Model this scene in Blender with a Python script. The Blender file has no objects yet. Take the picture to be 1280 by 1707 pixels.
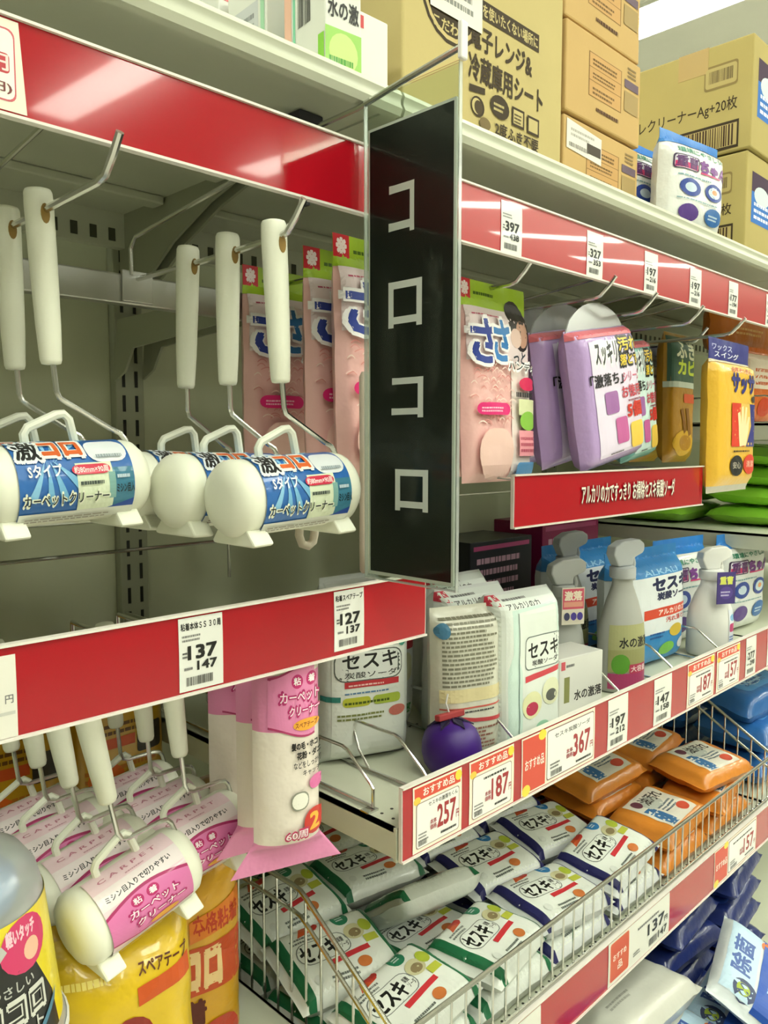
import bpy, bmesh, math, random, bisect
from mathutils import Vector, Matrix, noise
from mathutils.geometry import tessellate_polygon

# ------------------------------------------------------------------ camera, world, lamps, exposure
SC = bpy.context.scene
COL = SC.collection
PI = math.pi
R = math.radians
cam_d = bpy.data.cameras.new('camera')
cam_d.sensor_fit = 'HORIZONTAL'
cam_d.sensor_width = 36.0
cam_d.lens = 1333.0 * 36.0 / 1280.0
cam_d.clip_start = 0.02
cam = bpy.data.objects.new('camera', cam_d)
COL.objects.link(cam)
cam.location = (0.0, -0.45, 1.40)
cam.rotation_euler = (R(90 - 4.95), 0, R(-45.1))
SC.camera = cam
SC.view_settings.view_transform = 'Standard'
SC.view_settings.look = 'None'
SC.view_settings.gamma = 1.0
SC.view_settings.use_curve_mapping = False
SC.view_settings.exposure = 0.12
SC.cycles.caustics_reflective = False
SC.cycles.caustics_refractive = False
w = bpy.data.worlds.new('store_air')
SC.world = w
w.use_nodes = True
w.node_tree.nodes['Background'].inputs[0].default_value = (1, 0.98, 0.94, 1)
w.node_tree.nodes['Background'].inputs[1].default_value = 0.25
LAMP_X = (-0.65, 0.55, 1.75, 2.95, 4.15, 5.35, 6.55)      # rows of ceiling lamps, long side across the aisle
LAMP_Y = (-3.05, -1.2, 0.62)
LAMP_STRENGTH = 22.0
CEIL = 3.0

# ------------------------------------------------------------------ materials
def lin(h):
    h = h.lstrip('#')
    out = []
    for i in (0, 2, 4):
        c = int(h[i:i + 2], 16) / 255.0
        out.append(c / 12.92 if c <= 0.04045 else ((c + 0.055) / 1.055) ** 2.4)
    return (*out, 1.0)

MATS = {}
KIND = {  # roughness, specular, coat, metallic, bump strength, bump scale
    'ink': (0.38, 0.4, 0.0, 0, 0, 0), 'film': (0.30, 0.5, 0.3, 0, 0.5, 48), 'paper': (0.7, 0.3, 0, 0, 0, 0),
    'card': (0.8, 0.2, 0, 0, 0.12, 160), 'plastic': (0.42, 0.45, 0, 0, 0, 0), 'paint': (0.42, 0.45, 0, 0, 0.03, 300),
    'chrome': (0.2, 0.5, 0, 1, 0, 0), 'steel': (0.34, 0.5, 0, 1, 0.05, 90), 'rail': (0.14, 0.25, 0.45, 0, 0.015, 18),
    'cover': (0.38, 0.8, 0.8, 0, 0.015, 18), 'tag': (0.45, 0.4, 0.25, 0, 0, 0), 'soft': (0.6, 0.3, 0, 0, 0.2, 200),
}
def M(kind, col):
    k = (kind, col)
    if k in MATS:
        return MATS[k]
    m = bpy.data.materials.new(kind + '_' + col.strip('#'))
    m.use_nodes = True
    nt = m.node_tree
    b = nt.nodes['Principled BSDF']
    if kind == 'glow':
        b.inputs['Base Color'].default_value = (0.8, 0.8, 0.8, 1)
        b.inputs['Emission Color'].default_value = lin(col)
        b.inputs['Emission Strength'].default_value = LAMP_STRENGTH
        MATS[k] = m
        return m
    if kind in ('clear', 'cloudy'):
        out = nt.nodes['Material Output']
        tr = nt.nodes.new('ShaderNodeBsdfTransparent')
        gl = nt.nodes.new('ShaderNodeBsdfGlossy')
        gl.inputs['Roughness'].default_value = 0.06 if kind == 'clear' else 0.2
        lw = nt.nodes.new('ShaderNodeLayerWeight')
        lw.inputs['Blend'].default_value = 0.10 if kind == 'clear' else 0.35
        mx = nt.nodes.new('ShaderNodeMixShader')
        tr.inputs['Color'].default_value = lin(col)
        nt.links.new(lw.outputs['Fresnel' if kind == 'clear' else 'Facing'], mx.inputs['Fac'])
        nt.links.new(tr.outputs[0], mx.inputs[1])
        nt.links.new(gl.outputs[0], mx.inputs[2])
        if kind == 'cloudy':
            df = nt.nodes.new('ShaderNodeBsdfDiffuse')
            df.inputs['Color'].default_value = (0.8, 0.82, 0.84, 1)
            m2 = nt.nodes.new('ShaderNodeMixShader')
            m2.inputs['Fac'].default_value = 0.3
            nt.links.new(mx.outputs[0], m2.inputs[1])
            nt.links.new(df.outputs[0], m2.inputs[2])
            mx = m2
        nt.links.new(mx.outputs[0], out.inputs['Surface'])
        MATS[k] = m
        return m
    ro, sp, co, me, bs, bsc = KIND[kind]
    b.inputs['Base Color'].default_value = lin(col)
    b.inputs['Roughness'].default_value = ro
    b.inputs['Specular IOR Level'].default_value = sp
    b.inputs['Coat Weight'].default_value = co
    b.inputs['Coat Roughness'].default_value = 0.04
    b.inputs['Metallic'].default_value = me
    if bs or kind in ('card', 'paint'):
        tc = nt.nodes.new('ShaderNodeTexCoord')
        nz = nt.nodes.new('ShaderNodeTexNoise')
        nz.inputs['Scale'].default_value = bsc
        nz.inputs['Detail'].default_value = 3
        nt.links.new(tc.outputs['Object'], nz.inputs['Vector'])
        bp = nt.nodes.new('ShaderNodeBump')
        bp.inputs['Strength'].default_value = bs
        bp.inputs['Distance'].default_value = 0.004 if kind == 'film' else 0.001
        nt.links.new(nz.outputs['Fac'], bp.inputs['Height'])
        nt.links.new(bp.outputs['Normal'], b.inputs['Normal'])
        if kind in ('card', 'paint'):
            n2 = nt.nodes.new('ShaderNodeTexNoise')
            n2.inputs['Scale'].default_value = 14 if kind == 'card' else 5
            n2.inputs['Detail'].default_value = 4
            nt.links.new(tc.outputs['Object'], n2.inputs['Vector'])
            cr = nt.nodes.new('ShaderNodeMix')
            cr.data_type = 'RGBA'
            c = lin(col)
            cr.inputs[6].default_value = tuple(x * 0.93 for x in c[:3]) + (1,)
            cr.inputs[7].default_value = tuple(min(1, x * 1.06) for x in c[:3]) + (1,)
            nt.links.new(n2.outputs['Fac'], cr.inputs[0])
            nt.links.new(cr.outputs[2], b.inputs['Base Color'])
    MATS[k] = m
    return m

# ------------------------------------------------------------------ mesh builder
class MB:
    def __init__(s):
        s.v, s.f, s.mi, s.mats = [], [], [], []
    def slot(s, mat):
        if mat not in s.mats:
            s.mats.append(mat)
        return s.mats.index(mat)
    def add(s, vs, fs, mat):
        n = len(s.v)
        i = s.slot(mat)
        s.v.extend([tuple(p) for p in vs])
        for f in fs:
            s.f.append(tuple(q + n for q in f))
            s.mi.append(i)
        return s
    def box(s, x0, x1, y0, y1, z0, z1, mat):
        vs = [(x, y, z) for x in (x0, x1) for y in (y0, y1) for z in (z0, z1)]
        return s.add(vs, [(0, 1, 3, 2), (4, 6, 7, 5), (0, 4, 5, 1), (2, 3, 7, 6), (0, 2, 6, 4), (1, 5, 7, 3)], mat)
    def tube(s, path, r, mat, n=8, closed=False):
        P = [Vector(p) for p in path]
        k = len(P)
        vs, fs = [], []
        up = None
        for i, p in enumerate(P):
            if closed:
                d = (P[(i + 1) % k] - P[i - 1])
            else:
                d = P[min(i + 1, k - 1)] - P[max(i - 1, 0)]
            d.normalize()
            if up is None:
                up = Vector((0, 0, 1)) if abs(d.z) < 0.9 else Vector((1, 0, 0))
            a = d.cross(up)
            if a.length < 1e-4:
                a = d.cross(Vector((0.3, 1, 0.2)))
            a.normalize()
            b = a.cross(d).normalized()
            up = b
            rr = r[i] if isinstance(r, (list, tuple)) else r
            for j in range(n):
                t = 2 * PI * j / n
                vs.append(p + a * (math.cos(t) * rr) + b * (math.sin(t) * rr))
        for i in range(k if closed else k - 1):
            i2 = (i + 1) % k
            for j in range(n):
                j2 = (j + 1) % n
                fs.append((i * n + j, i * n + j2, i2 * n + j2, i2 * n + j))
        if not closed:
            fs.append(tuple(range(n))[::-1])
            fs.append(tuple((k - 1) * n + j for j in range(n)))
        return s.add(vs, fs, mat)
    def lathe(s, prof, o, axis, mat, n=24):
        """prof: (radius, along); axis: 'x','y','z'"""
        vs, fs = [], []
        for r, h in prof:
            for j in range(n):
                t = 2 * PI * j / n
                c, q = r * math.cos(t), r * math.sin(t)
                p = {'x': (h, c, q), 'y': (q, h, c), 'z': (c, q, h)}[axis]
                vs.append((o[0] + p[0], o[1] + p[1], o[2] + p[2]))
        for i in range(len(prof) - 1):
            for j in range(n):
                j2 = (j + 1) % n
                fs.append((i * n + j, i * n + j2, (i + 1) * n + j2, (i + 1) * n + j))
        fs.append(tuple(range(n))[::-1])
        fs.append(tuple((len(prof) - 1) * n + j for j in range(n)))
        return s.add(vs, fs, mat)
    def prism(s, pts, a0, a1, axis, mat):
        """closed 2D outline extruded along axis"""
        n = len(pts)
        def mk(p, a):
            return {'x': (a, p[0], p[1]), 'y': (p[0], a, p[1]), 'z': (p[0], p[1], a)}[axis]
        vs = [mk(p, a0) for p in pts] + [mk(p, a1) for p in pts]
        fs = [(i, (i + 1) % n, n + (i + 1) % n, n + i) for i in range(n)]
        fs += [tuple(range(n))[::-1], tuple(range(n, 2 * n))]
        return s.add(vs, fs, mat)
    def mesh(s, name, smooth=40):
        me = bpy.data.meshes.new(name)
        me.from_pydata(s.v, [], s.f)
        for m in s.mats:
            me.materials.append(m)
        me.polygons.foreach_set('material_index', s.mi)
        me.update()
        if smooth:
            me.polygons.foreach_set('use_smooth', [True] * len(me.polygons))
            if smooth < 180:
                me.set_sharp_from_angle(angle=R(smooth))
        return me
    def build(s, name, parent=None, loc=(0, 0, 0), rot=(0, 0, 0), smooth=40, bevel=0, fix=False):
        me = s.mesh(name, smooth)
        if fix:
            bm = bmesh.new()
            bm.from_mesh(me)
            bmesh.ops.recalc_face_normals(bm, faces=bm.faces)
            bm.to_mesh(me)
            bm.free()
        o = bpy.data.objects.new(name, me)
        COL.objects.link(o)
        o.location = loc
        o.rotation_euler = rot
        o.parent = parent
        if bevel:
            b = o.modifiers.new('bevel', 'BEVEL')
            b.width = bevel
            b.segments = 2
            b.limit_method = 'ANGLE'
        return o

def tag(o, label, cat, group=None):
    o['label'] = label
    o['category'] = cat
    if group:
        o['group'] = group
    return o
def thing(name, label, cat, loc=(0, 0, 0), rot=(0, 0, 0), group=None):
    o = bpy.data.objects.new(name, None)
    o.empty_display_size = 0.02
    COL.objects.link(o)
    o.location = loc
    o.rotation_euler = rot
    return tag(o, label, cat, group)
def copy_tree(o, parent=None):
    c = o.copy()
    COL.objects.link(c)
    c.parent = parent
    for ch in list(o.children):
        copy_tree(ch, c)
    return c
def struct(o):
    o['kind'] = 'structure'
    return o

# ------------------------------------------------------------------ lettering and flat print
_TXT = {}
def glyphs(txt, bold=0.0):
    k = (txt, bold)
    if k in _TXT:
        return _TXT[k]
    c = bpy.data.curves.new('lettering', 'FONT')
    c.body = txt
    c.resolution_u = 2
    c.space_line = 1.0
    o = bpy.data.objects.new('lettering', c)
    COL.objects.link(o)
    dg = bpy.context.evaluated_depsgraph_get()
    me = o.evaluated_get(dg).to_mesh()
    me.calc_loop_triangles()
    vs = [(v.co.x, v.co.y) for v in me.vertices]
    ts = [tuple(t.vertices) for t in me.loop_triangles]
    o.evaluated_get(dg).to_mesh_clear()
    bpy.data.objects.remove(o)
    bpy.data.curves.remove(c)
    xs = [p[0] for p in vs]
    ys = [p[1] for p in vs]
    x0, x1, y0, y1 = min(xs), max(xs), min(ys), max(ys)
    copies = []
    nd = 0 if not bold else (8 if bold > 0.045 else 4)
    for q in range(max(nd, 1)):      # heavier strokes: the same outline laid a little beside itself
        a = 2 * PI * (q + 0.5) / max(nd, 1)
        dx, dy = (bold * math.cos(a), bold * math.sin(a)) if nd else (0, 0)
        copies.append([((x + dx - x0) / (x1 - x0), (y + dy - y0) / (y1 - y0)) for x, y in vs])
    _TXT[k] = (copies, ts)
    return _TXT[k]

def split(vs, ts, sx, sy, lim):
    """split long edges so that flat print follows a curved face"""
    vs = list(vs)
    for _ in range(16):
        mid, out, any_ = {}, [], False
        def ln(a, b):
            return math.hypot((vs[a][0] - vs[b][0]) * sx, (vs[a][1] - vs[b][1]) * sy)
        def mp(a, b):
            k = (a, b) if a < b else (b, a)
            if k not in mid:
                mid[k] = len(vs)
                vs.append(((vs[a][0] + vs[b][0]) / 2, (vs[a][1] + vs[b][1]) / 2))
            return mid[k]
        for t in ts:
            e = [(ln(t[i], t[(i + 1) % 3]), i) for i in range(3)]
            l, i = max(e)
            if l > lim:
                any_ = True
                a, b, c = t[i], t[(i + 1) % 3], t[(i + 2) % 3]
                m = mp(a, b)
                out += [(a, m, c), (m, b, c)]
            else:
                out.append(t)
        ts = out
        if not any_:
            break
    return vs, ts

class Face:
    """a printable face: fm(x, y, off) with x, y in 0..1 of the width w and height h"""
    def __init__(s, fm, w, h, lim=0.05):
        s.fm, s.w, s.h, s.lim = fm, w, h, lim
def flat(o, ux, uy, w, h):
    o, ux, uy = Vector(o), Vector(ux), Vector(uy)
    n = ux.cross(uy).normalized()
    return Face(lambda x, y, d: o + ux * (x * w) + uy * (y * h) + n * d, w, h, 9)

def tri_poly(pts):
    t = tessellate_polygon([[Vector((p[0], p[1], 0)) for p in pts]])
    return [tuple(q) for q in t]

def decals(mb, F, items, kind='ink', seed=1, base=0.0006, step=0.00004):
    rnd = random.Random(seed)
    d = base - step
    for it in items:
        d += step
        k = it[0]
        groups = []
        if k == 'r':
            _, x0, y0, x1, y1, col = it
            groups.append(([(x0, y0), (x1, y0), (x1, y1), (x0, y1)], [(0, 1, 2), (0, 2, 3)], col))
        elif k == 'e':
            _, cx, cy, rx, ry, col = it
            N = 18
            vs = [(cx + rx * math.cos(2 * PI * i / N), cy + ry * math.sin(2 * PI * i / N)) for i in range(N)] + [(cx, cy)]
            groups.append((vs, [(i, (i + 1) % N, N) for i in range(N)], col))
        elif k == 'q':      # rounded box: x0 y0 x1 y1 radius(m) colour
            _, x0, y0, x1, y1, r, col = it
            rx, ry = min(r / F.w, (x1 - x0) / 2.01), min(r / F.h, (y1 - y0) / 2.01)
            vs = []
            for cx, cy, a0 in ((x1 - rx, y1 - ry, 0), (x0 + rx, y1 - ry, 1), (x0 + rx, y0 + ry, 2), (x1 - rx, y0 + ry, 3)):
                for j in range(5):
                    a = (a0 + j / 4) * PI / 2
                    vs.append((cx + rx * math.cos(a), cy + ry * math.sin(a)))
            groups.append((vs, tri_poly(vs), col))
        elif k == 'p':
            vs = list(it[1])
            groups.append((vs, tri_poly(vs), it[2]))
        elif k == 't':
            _, txt, x0, y0, x1, y1, col = it[:7]
            bold = it[7] if len(it) > 7 else 0.0
            ang = it[8] if len(it) > 8 else 0.0
            cps, ts = glyphs(txt, bold)
            for vs in cps:
                vs = [(x0 + (x1 - x0) * a, y0 + (y1 - y0) * b + ang * a) for a, b in vs]
                groups.append((vs, ts, col))
        elif k == 'b':      # barcode
            _, x0, y0, x1, y1 = it[:5]
            col = it[5] if len(it) > 5 else '#1c1c1c'
            vs, ts = [], []
            x = x0
            while x < x1:
                ww = (x1 - x0) * rnd.choice((0.012, 0.02, 0.032))
                i = len(vs)
                vs += [(x, y0), (min(x + ww, x1), y0), (min(x + ww, x1), y1), (x, y1)]
                ts += [(i, i + 1, i + 2), (i, i + 2, i + 3)]
                x += ww + (x1 - x0) * rnd.choice((0.015, 0.022, 0.03))
            groups.append((vs, ts, col))
        elif k == 's':      # rows of fine print
            _, x0, y0, x1, y1, rows, col = it
            vs, ts = [], []
            hh = (y1 - y0) / rows
            for r_ in range(rows):
                x = x0
                e = x0 + (x1 - x0) * rnd.uniform(0.7, 1.0)
                while x < e:
                    ww = (x1 - x0) * rnd.uniform(0.03, 0.1)
                    i = len(vs)
                    yb = y0 + r_ * hh
                    vs += [(x, yb), (min(x + ww, e), yb), (min(x + ww, e), yb + hh * 0.5), (x, yb + hh * 0.5)]
                    ts += [(i, i + 1, i + 2), (i, i + 2, i + 3)]
                    x += ww + (x1 - x0) * 0.015
            groups.append((vs, ts, col))
        for gi, (vs, ts, col) in enumerate(groups):
            if gi:
                d += 0.000012
            vs, ts = split(vs, ts, F.w, F.h, F.lim)
            mb.add([F.fm(x, y, d) for x, y in vs], ts, M(kind, col))
    return mb

def wave(x0, x1, y, amp, n=14, ph=0.0, k=1.0):
    return [(x0 + (x1 - x0) * i / n, y + amp * math.sin(ph + k * 2 * PI * i / n)) for i in range(n + 1)]
def wband(x0, x1, ya, aa, yb, ab, col, ph=0.0, k=0.5):
    return ('p', wave(x0, x1, ya, aa, 14, ph, k) + wave(x0, x1, yb, ab, 14, ph, k)[::-1], col)
def pack_n(items, mx, my=0, sx=1, sy=1):
    return items

# ------------------------------------------------------------------ a bag, pouch or wrapped pack
class Pack:
    """stands in local x (width) and z (height), front is -y"""
    def __init__(s, w, h, T, na=4, nb=4, top=0.0, bot=0.0, side=0.0, wr=0.0015, seed=1, pinch=0.0, belly=0.0, ma=2.0, mb=2.0, bend=0.0, flare=0.0):
        s.w, s.h, s.T, s.na, s.nb, s.top, s.bot, s.side = w, h, T, na, nb, top, bot, side
        s.wr, s.seed, s.pinch, s.belly, s.ma, s.mb, s.bend, s.flare = wr, seed, pinch, belly, ma, mb, bend, flare
    def thick(s, u, v):
        a = abs(2 * u - 1)
        a = a / (1 - s.side) if s.side else a
        b = (v - s.bot) / (1 - s.top - s.bot)
        b = 2 * b - 1
        if a >= 1 or abs(b) >= 1:
            return 0.0
        if s.belly:
            b = b + s.belly * (1 - b * b)
        fa = (1 - a ** s.na) ** (1 / s.ma)
        fb = max(0.0, 1 - abs(b) ** s.nb) ** (1 / s.mb)
        return fa * fb
    def raw(s, u, v, side):
        t = s.thick(u, v)
        wq = noise.noise(Vector((u * s.w * 38 + s.seed * 3.7, v * s.h * 38, side * 9.0 + s.seed)))
        wq += 0.6 * noise.noise(Vector((u * s.w * 90 + s.seed, v * s.h * 70 + 5, side * 4.0)))
        y = side * (t * s.T / 2 + 0.0004) + s.wr * wq * (1.0 if t < 0.05 else 0.85) * (0 if (u in (0, 1)) else 1)
        if t == 0:
            y = side * 0.0004 + s.wr * noise.noise(Vector((u * s.w * 45 + s.seed, v * s.h * 30, 2.0))) * 1.3
        sc = 1 - s.pinch * t
        x = (u - 0.5) * s.w * sc
        if s.flare:
            x *= 1 + s.flare * max(0, 1 - v / 0.12)
        y += s.bend * ((2 * u - 1) ** 2)
        return Vector((x, y, v * s.h))
    def at(s, u, v):
        """point on the built front surface"""
        us, vs, g = s.grid
        j = min(max(bisect.bisect_right(us, u) - 1, 0), len(us) - 2)
        i = min(max(bisect.bisect_right(vs, v) - 1, 0), len(vs) - 2)
        a = (u - us[j]) / (us[j + 1] - us[j])
        b = (v - vs[i]) / (vs[i + 1] - vs[i])
        return g[i][j] * ((1 - a) * (1 - b)) + g[i][j + 1] * (a * (1 - b)) + g[i + 1][j] * ((1 - a) * b) + g[i + 1][j + 1] * (a * b)
    def pt(s, u, v, off):
        u = min(max(u, 0.0), 1.0)
        v = min(max(v, 0.0), 1.0)
        p = s.at(u, v)
        e = 0.03
        du = s.at(min(u + e, 1), v) - s.at(max(u - e, 0), v)
        dv = s.at(u, min(v + e, 1)) - s.at(u, max(v - e, 0))
        n = du.cross(dv)
        n = n.normalized() if n.length > 1e-9 else Vector((0, -1, 0))
        if n.y > 0:
            n = -n
        return p + n * off
    def face(s, lim=0.005):
        return Face(s.pt, s.w, s.h, lim)
    def body(s, mat, nu=18, nv=22, bands=(), backmat=None):
        """bands: (v0, v1, material) for printed bands that run round the pack"""
        m = MB()
        us = [i / nu for i in range(nu + 1)]
        # finer towards the edges
        us = [0.5 - 0.5 * math.cos(PI * u) * (0.35) - 0.5 * (1 - 2 * u) * 0.65 for u in us]
        us[0], us[-1] = 0.0, 1.0
        vsn = [i / nv for i in range(nv + 1)]
        for b in bands:
            for q in b[:2]:
                if 0 < q < 1:
                    i = min(range(1, nv), key=lambda i_: abs(vsn[i_] - q))
                    vsn[i] = q
        fr = [[s.raw(u, v, -1) for u in us] for v in vsn]
        bk = [[s.raw(u, v, 1) for u in us] for v in vsn]
        for i in range(len(vsn)):
            for j in (0, -1):
                c = (fr[i][j] + bk[i][j]) / 2
                fr[i][j] = bk[i][j] = c
        for row in (0, -1):
            for j in range(len(us)):
                c = (fr[row][j] + bk[row][j]) / 2
                fr[row][j] = bk[row][j] = c
        s.grid = (us, vsn, fr)
        def matv(vc):
            for b in bands:
                if b[0] - 1e-6 <= vc <= b[1] + 1e-6:
                    return b[2]
            return mat
        W = nu + 1
        for side, rows in ((0, fr), (1, bk)):
            flatv = [p for r_ in rows for p in r_]
            byc = {}
            for i in range(nv):
                mm = matv((vsn[i] + vsn[i + 1]) / 2)
                for j in range(nu):
                    q = (i * W + j, i * W + j + 1, (i + 1) * W + j + 1, (i + 1) * W + j)
                    byc.setdefault(mm, []).append(q if side == 0 else q[::-1])
            base = len(m.v)
            m.v.extend([tuple(p) for p in flatv])
            for mm, fs in byc.items():
                k = m.slot(mm)
                for f in fs:
                    m.f.append(tuple(q + base for q in f))
                    m.mi.append(k)
        return m

def make_pack(name, pk, col, items, label, cat, loc, rot=(0, 0, 0), group=None, bands=(), kind='film', lim=0.005, header=None, nu=18, nv=22, seed=1, extra=None):
    """thing > wrapper (> print)"""
    t = thing(name, label, cat, loc, rot, group)
    bd = [(b[0], b[1], M(kind, b[2])) for b in bands]
    body = pk.body(M(kind, col), nu, nv, bd).build('wrapper', t, smooth=180)
    if items:
        decals(MB(), pk.face(lim), items, seed=seed).build('print', body, smooth=0)
    if extra:
        extra(t, body)
    return t
def again(src, label, loc, rot=(0, 0, 0), group=None):
    c = copy_tree(src)
    c.location = loc
    c.rotation_euler = rot
    c['label'] = label
    if group:
        c['group'] = group
    elif 'group' in c.keys():
        pass
    return c

# ------------------------------------------------------------------ the store room
CREAM = M('paint', '#c9ccb8')
PANEL = M('paint', '#c0c4a8')
GREYP = M('paint', '#9b9e88')
CHROME = M('chrome', '#d6d6d2')
STEEL = M('steel', '#c4c4c0')
struct(MB().box(-4, 10, -6, 5, -0.05, 0, M('paint', '#cdc9bc')).build('floor', smooth=0))
ceiling = struct(MB().box(-4, 10, -6, 5, CEIL, CEIL + 0.05, M('paint', '#eef0e4')).build('ceiling', smooth=0))
for nm, b in (('wall_back', (-4, 10, 5, 5.05, 0, CEIL)), ('wall_front', (-4, 10, -6.05, -6, 0, CEIL)), ('wall_left', (-4.05, -4, -6, 5, 0, CEIL)), ('wall_right', (10, 10.05, -6, 5, 0, CEIL))):
    struct(MB().box(*b, M('paint', '#c6c6ba')).build(nm, smooth=0))
lamp0 = thing('ceiling_light', 'recessed fluorescent ceiling light', 'ceiling light', (0, 0, CEIL))
fr = MB()
for b in ((-0.116, -0.106, -0.61, 0.61), (0.106, 0.116, -0.61, 0.61), (-0.106, 0.106, -0.61, -0.60), (-0.106, 0.106, 0.60, 0.61)):
    fr.box(*b, -0.014, -0.001, M('plastic', '#f0f0ea'))
fr.build('frame', lamp0, smooth=0)
MB().box(-0.105, 0.105, -0.599, -0.003, -0.010, -0.002, M('glow', '#f9fdec')).build('diffuser', lamp0, smooth=0)
MB().box(-0.105, 0.105, 0.003, 0.599, -0.010, -0.002, M('glow', '#f9fdec')).build('diffuser', lamp0, smooth=0)
first = True
for ix, x in enumerate(LAMP_X):
    for iy, y in enumerate(LAMP_Y):
        if ix in (3,) and iy == 2:
            lab = 'fluorescent ceiling light glowing above the tall cardboard cartons'
        else:
            lab = 'fluorescent ceiling light outside the picture over the aisles'
        l = lamp0 if first else copy_tree(lamp0)
        first = False
        l.location = (x, y, CEIL)
        l['label'] = lab
        l['group'] = 'ceiling lights'

# ------------------------------------------------------------------ shelving frame: back panels, slotted uprights
BAYS = (-0.435, 0.465, 1.365, 2.265)
BACK = 0.45
gon = thing('shelving_frame', 'grey metal gondola frame with slotted uprights behind the goods', 'shelving', (0, BACK, 0))
for i in range(3):
    x0, x1 = BAYS[i] + 0.018, BAYS[i + 1] - 0.018
    for z0, z1 in ((0.02, 0.55), (0.553, 1.10), (1.103, 1.306), (1.309, 1.72)):
        MB().box(x0, x1, 0.0, 0.012, z0, z1, PANEL).build('back_panel', gon, smooth=0, bevel=0.001)
slot_m = None
for i, x in enumerate(BAYS):
    up = MB().box(x - 0.018, x + 0.018, -0.012, 0.03, 0.0, 1.74, GREYP).build('upright', gon, smooth=0, bevel=0.0015)
    if slot_m is None:
        sm = MB()
        for k in range(28):
            for dx in (-0.008, 0.008):
                z = 0.92 + k * 0.0287
                sm.box(dx - 0.0019, dx + 0.0019, -0.0126, -0.0122, z, z + 0.019, M('paint', '#16160f'))
        slot_m = sm.mesh('slots', 0)
    so = bpy.data.objects.new('slots', slot_m)
    COL.objects.link(so)
    so.location = (x, 0, 0)
    so.parent = up
    so['kind'] = 'stuff'
MB().box(-0.435, 2.265, -0.32, 0.02, 0.0, 0.10, GREYP).build('base_plinth', gon, smooth=0)

# ------------------------------------------------------------------ shelves
def lip_profile(z, h):
    # rolled front edge, (y, z)
    return [(0.0, z), (-0.006, z - 0.002), (-0.008, z - 0.006), (-0.0065, z - 0.009), (-0.0065, z - 0.012), (-0.0085, z - h + 0.005), (-0.006, z - h), (0.002, z - h), (0.002, z - 0.003)]
def top_shelf(x0, x1, label):
    t = thing('top_shelf', label, 'shelf', (0, 0, 1.672))
    x0, x1 = x0 + 0.0015, x1 - 0.0015
    MB().box(x0, x1, 0.002, 0.437, -0.012, 0.0, CREAM).build('board', t, smooth=0)
    m = MB().prism(lip_profile(0.0, 0.021), x0, x1, 'x', CREAM)
    m.build('front_lip', t, smooth=50, fix=True)
    for i in range(3):   # stiffening folds under the board
        y = 0.09 + 0.12 * i
        MB().box(x0 + 0.01, x1 - 0.01, y, y + 0.022, -0.021, -0.012, CREAM).build('stiffener', t, smooth=0, bevel=0.002)
    MB().box(x0, x1, 0.424, 0.437, -0.05, -0.012, CREAM).build('rear_flange', t, smooth=0)
    sl = MB()
    n = int((x1 - x0) / 0.022)
    for i in range(n):
        xx = x0 + 0.012 + i * 0.022
        sl.box(xx, xx + 0.008, 0.4232, 0.4238, -0.044, -0.030, M('paint', '#4a4c3c'))
    sl.build('flange_slots', t, smooth=0)['kind'] = 'stuff'
    pl = [(0.437, -0.012), (0.18, -0.012), (0.19, -0.020), (0.25, -0.034), (0.32, -0.060), (0.37, -0.088), (0.395, -0.097), (0.437, -0.097)]
    for xx in (x0 + 0.004, x1 - 0.0075):
        MB().prism(pl, xx, xx + 0.0035, 'x', GREYP).build('bracket', t, smooth=0, fix=True)
    return t
top_shelf(BAYS[0], BAYS[1], 'cream metal top shelf above the white-handled rollers')
top_shelf(BAYS[1], BAYS[2], 'cream metal top shelf carrying the brown cartons')
top_shelf(BAYS[2], BAYS[3], 'cream metal top shelf at the far end past the cartons')

def plain_shelf(x0, x1, z, y1, label, holes=True, y0=0.004):
    t = thing('shelf_board', label, 'shelf', (0, 0, z))
    x0, x1 = x0 + 0.002, x1 - 0.002
    MB().box(x0, x1, y0, y1, -0.004, 0, CREAM).build('board', t, smooth=0)
    for xx in (x0, x1 - 0.003):
        MB().prism([(y0, -0.0), (y1, -0.0), (y1, -0.027), (y0, -0.027)], xx, xx + 0.003, 'x', CREAM).build('side_flange', t, smooth=0, fix=True)
    MB().box(x0, x1, y0 - 0.003, y0, -0.03, 0.0, CREAM).build('front_flange', t, smooth=0)
    MB().box(x0, x1, y1 - 0.003, y1, -0.03, -0.004, CREAM).build('rear_flange', t, smooth=0)
    if holes:
        hm = MB()
        for i in range(int((x1 - x0) / 0.0125)):
            for yy in (0.016, 0.03, 0.16, 0.30):
                cx = x0 + 0.012 + i * 0.0125
                hm.lathe([(0.0016, 0), (0.0016, 0.0002)], (cx, yy, 0.0001), 'z', M('paint', '#26261e'), 8)
        hm.build('peg_holes', t, smooth=0)['kind'] = 'stuff'
    return t
MIDZ = 1.075
plain_shelf(BAYS[1], BAYS[2], MIDZ, 0.437, 'cream perforated shelf under the laundry powder pouches')
plain_shelf(BAYS[2], BAYS[3], 1.432, 0.437, 'cream shelf carrying the orange refill pouches at the far end', False)
plain_shelf(BAYS[2], BAYS[3], MIDZ, 0.437, 'cream shelf past the end of the pouch row', False)
plain_shelf(BAYS[2], BAYS[3], 1.250, 0.437, 'cream shelf under the stacked green packs at the far end', False)
plain_shelf(BAYS[0], BAYS[1], 0.83, 0.437, 'cream shelf under the yellow bags below the pink rollers', False)
plain_shelf(BAYS[1], BAYS[2], 0.80, 0.437, 'cream shelf floor inside the wire basket of wipes')
plain_shelf(BAYS[2], BAYS[3], 0.80, 0.437, 'cream shelf under the blue packs past the wire basket', False)
plain_shelf(BAYS[1], BAYS[3], 0.50, 0.437, 'low cream shelf below the basket carrying the navy packs', False, -0.12)

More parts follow.
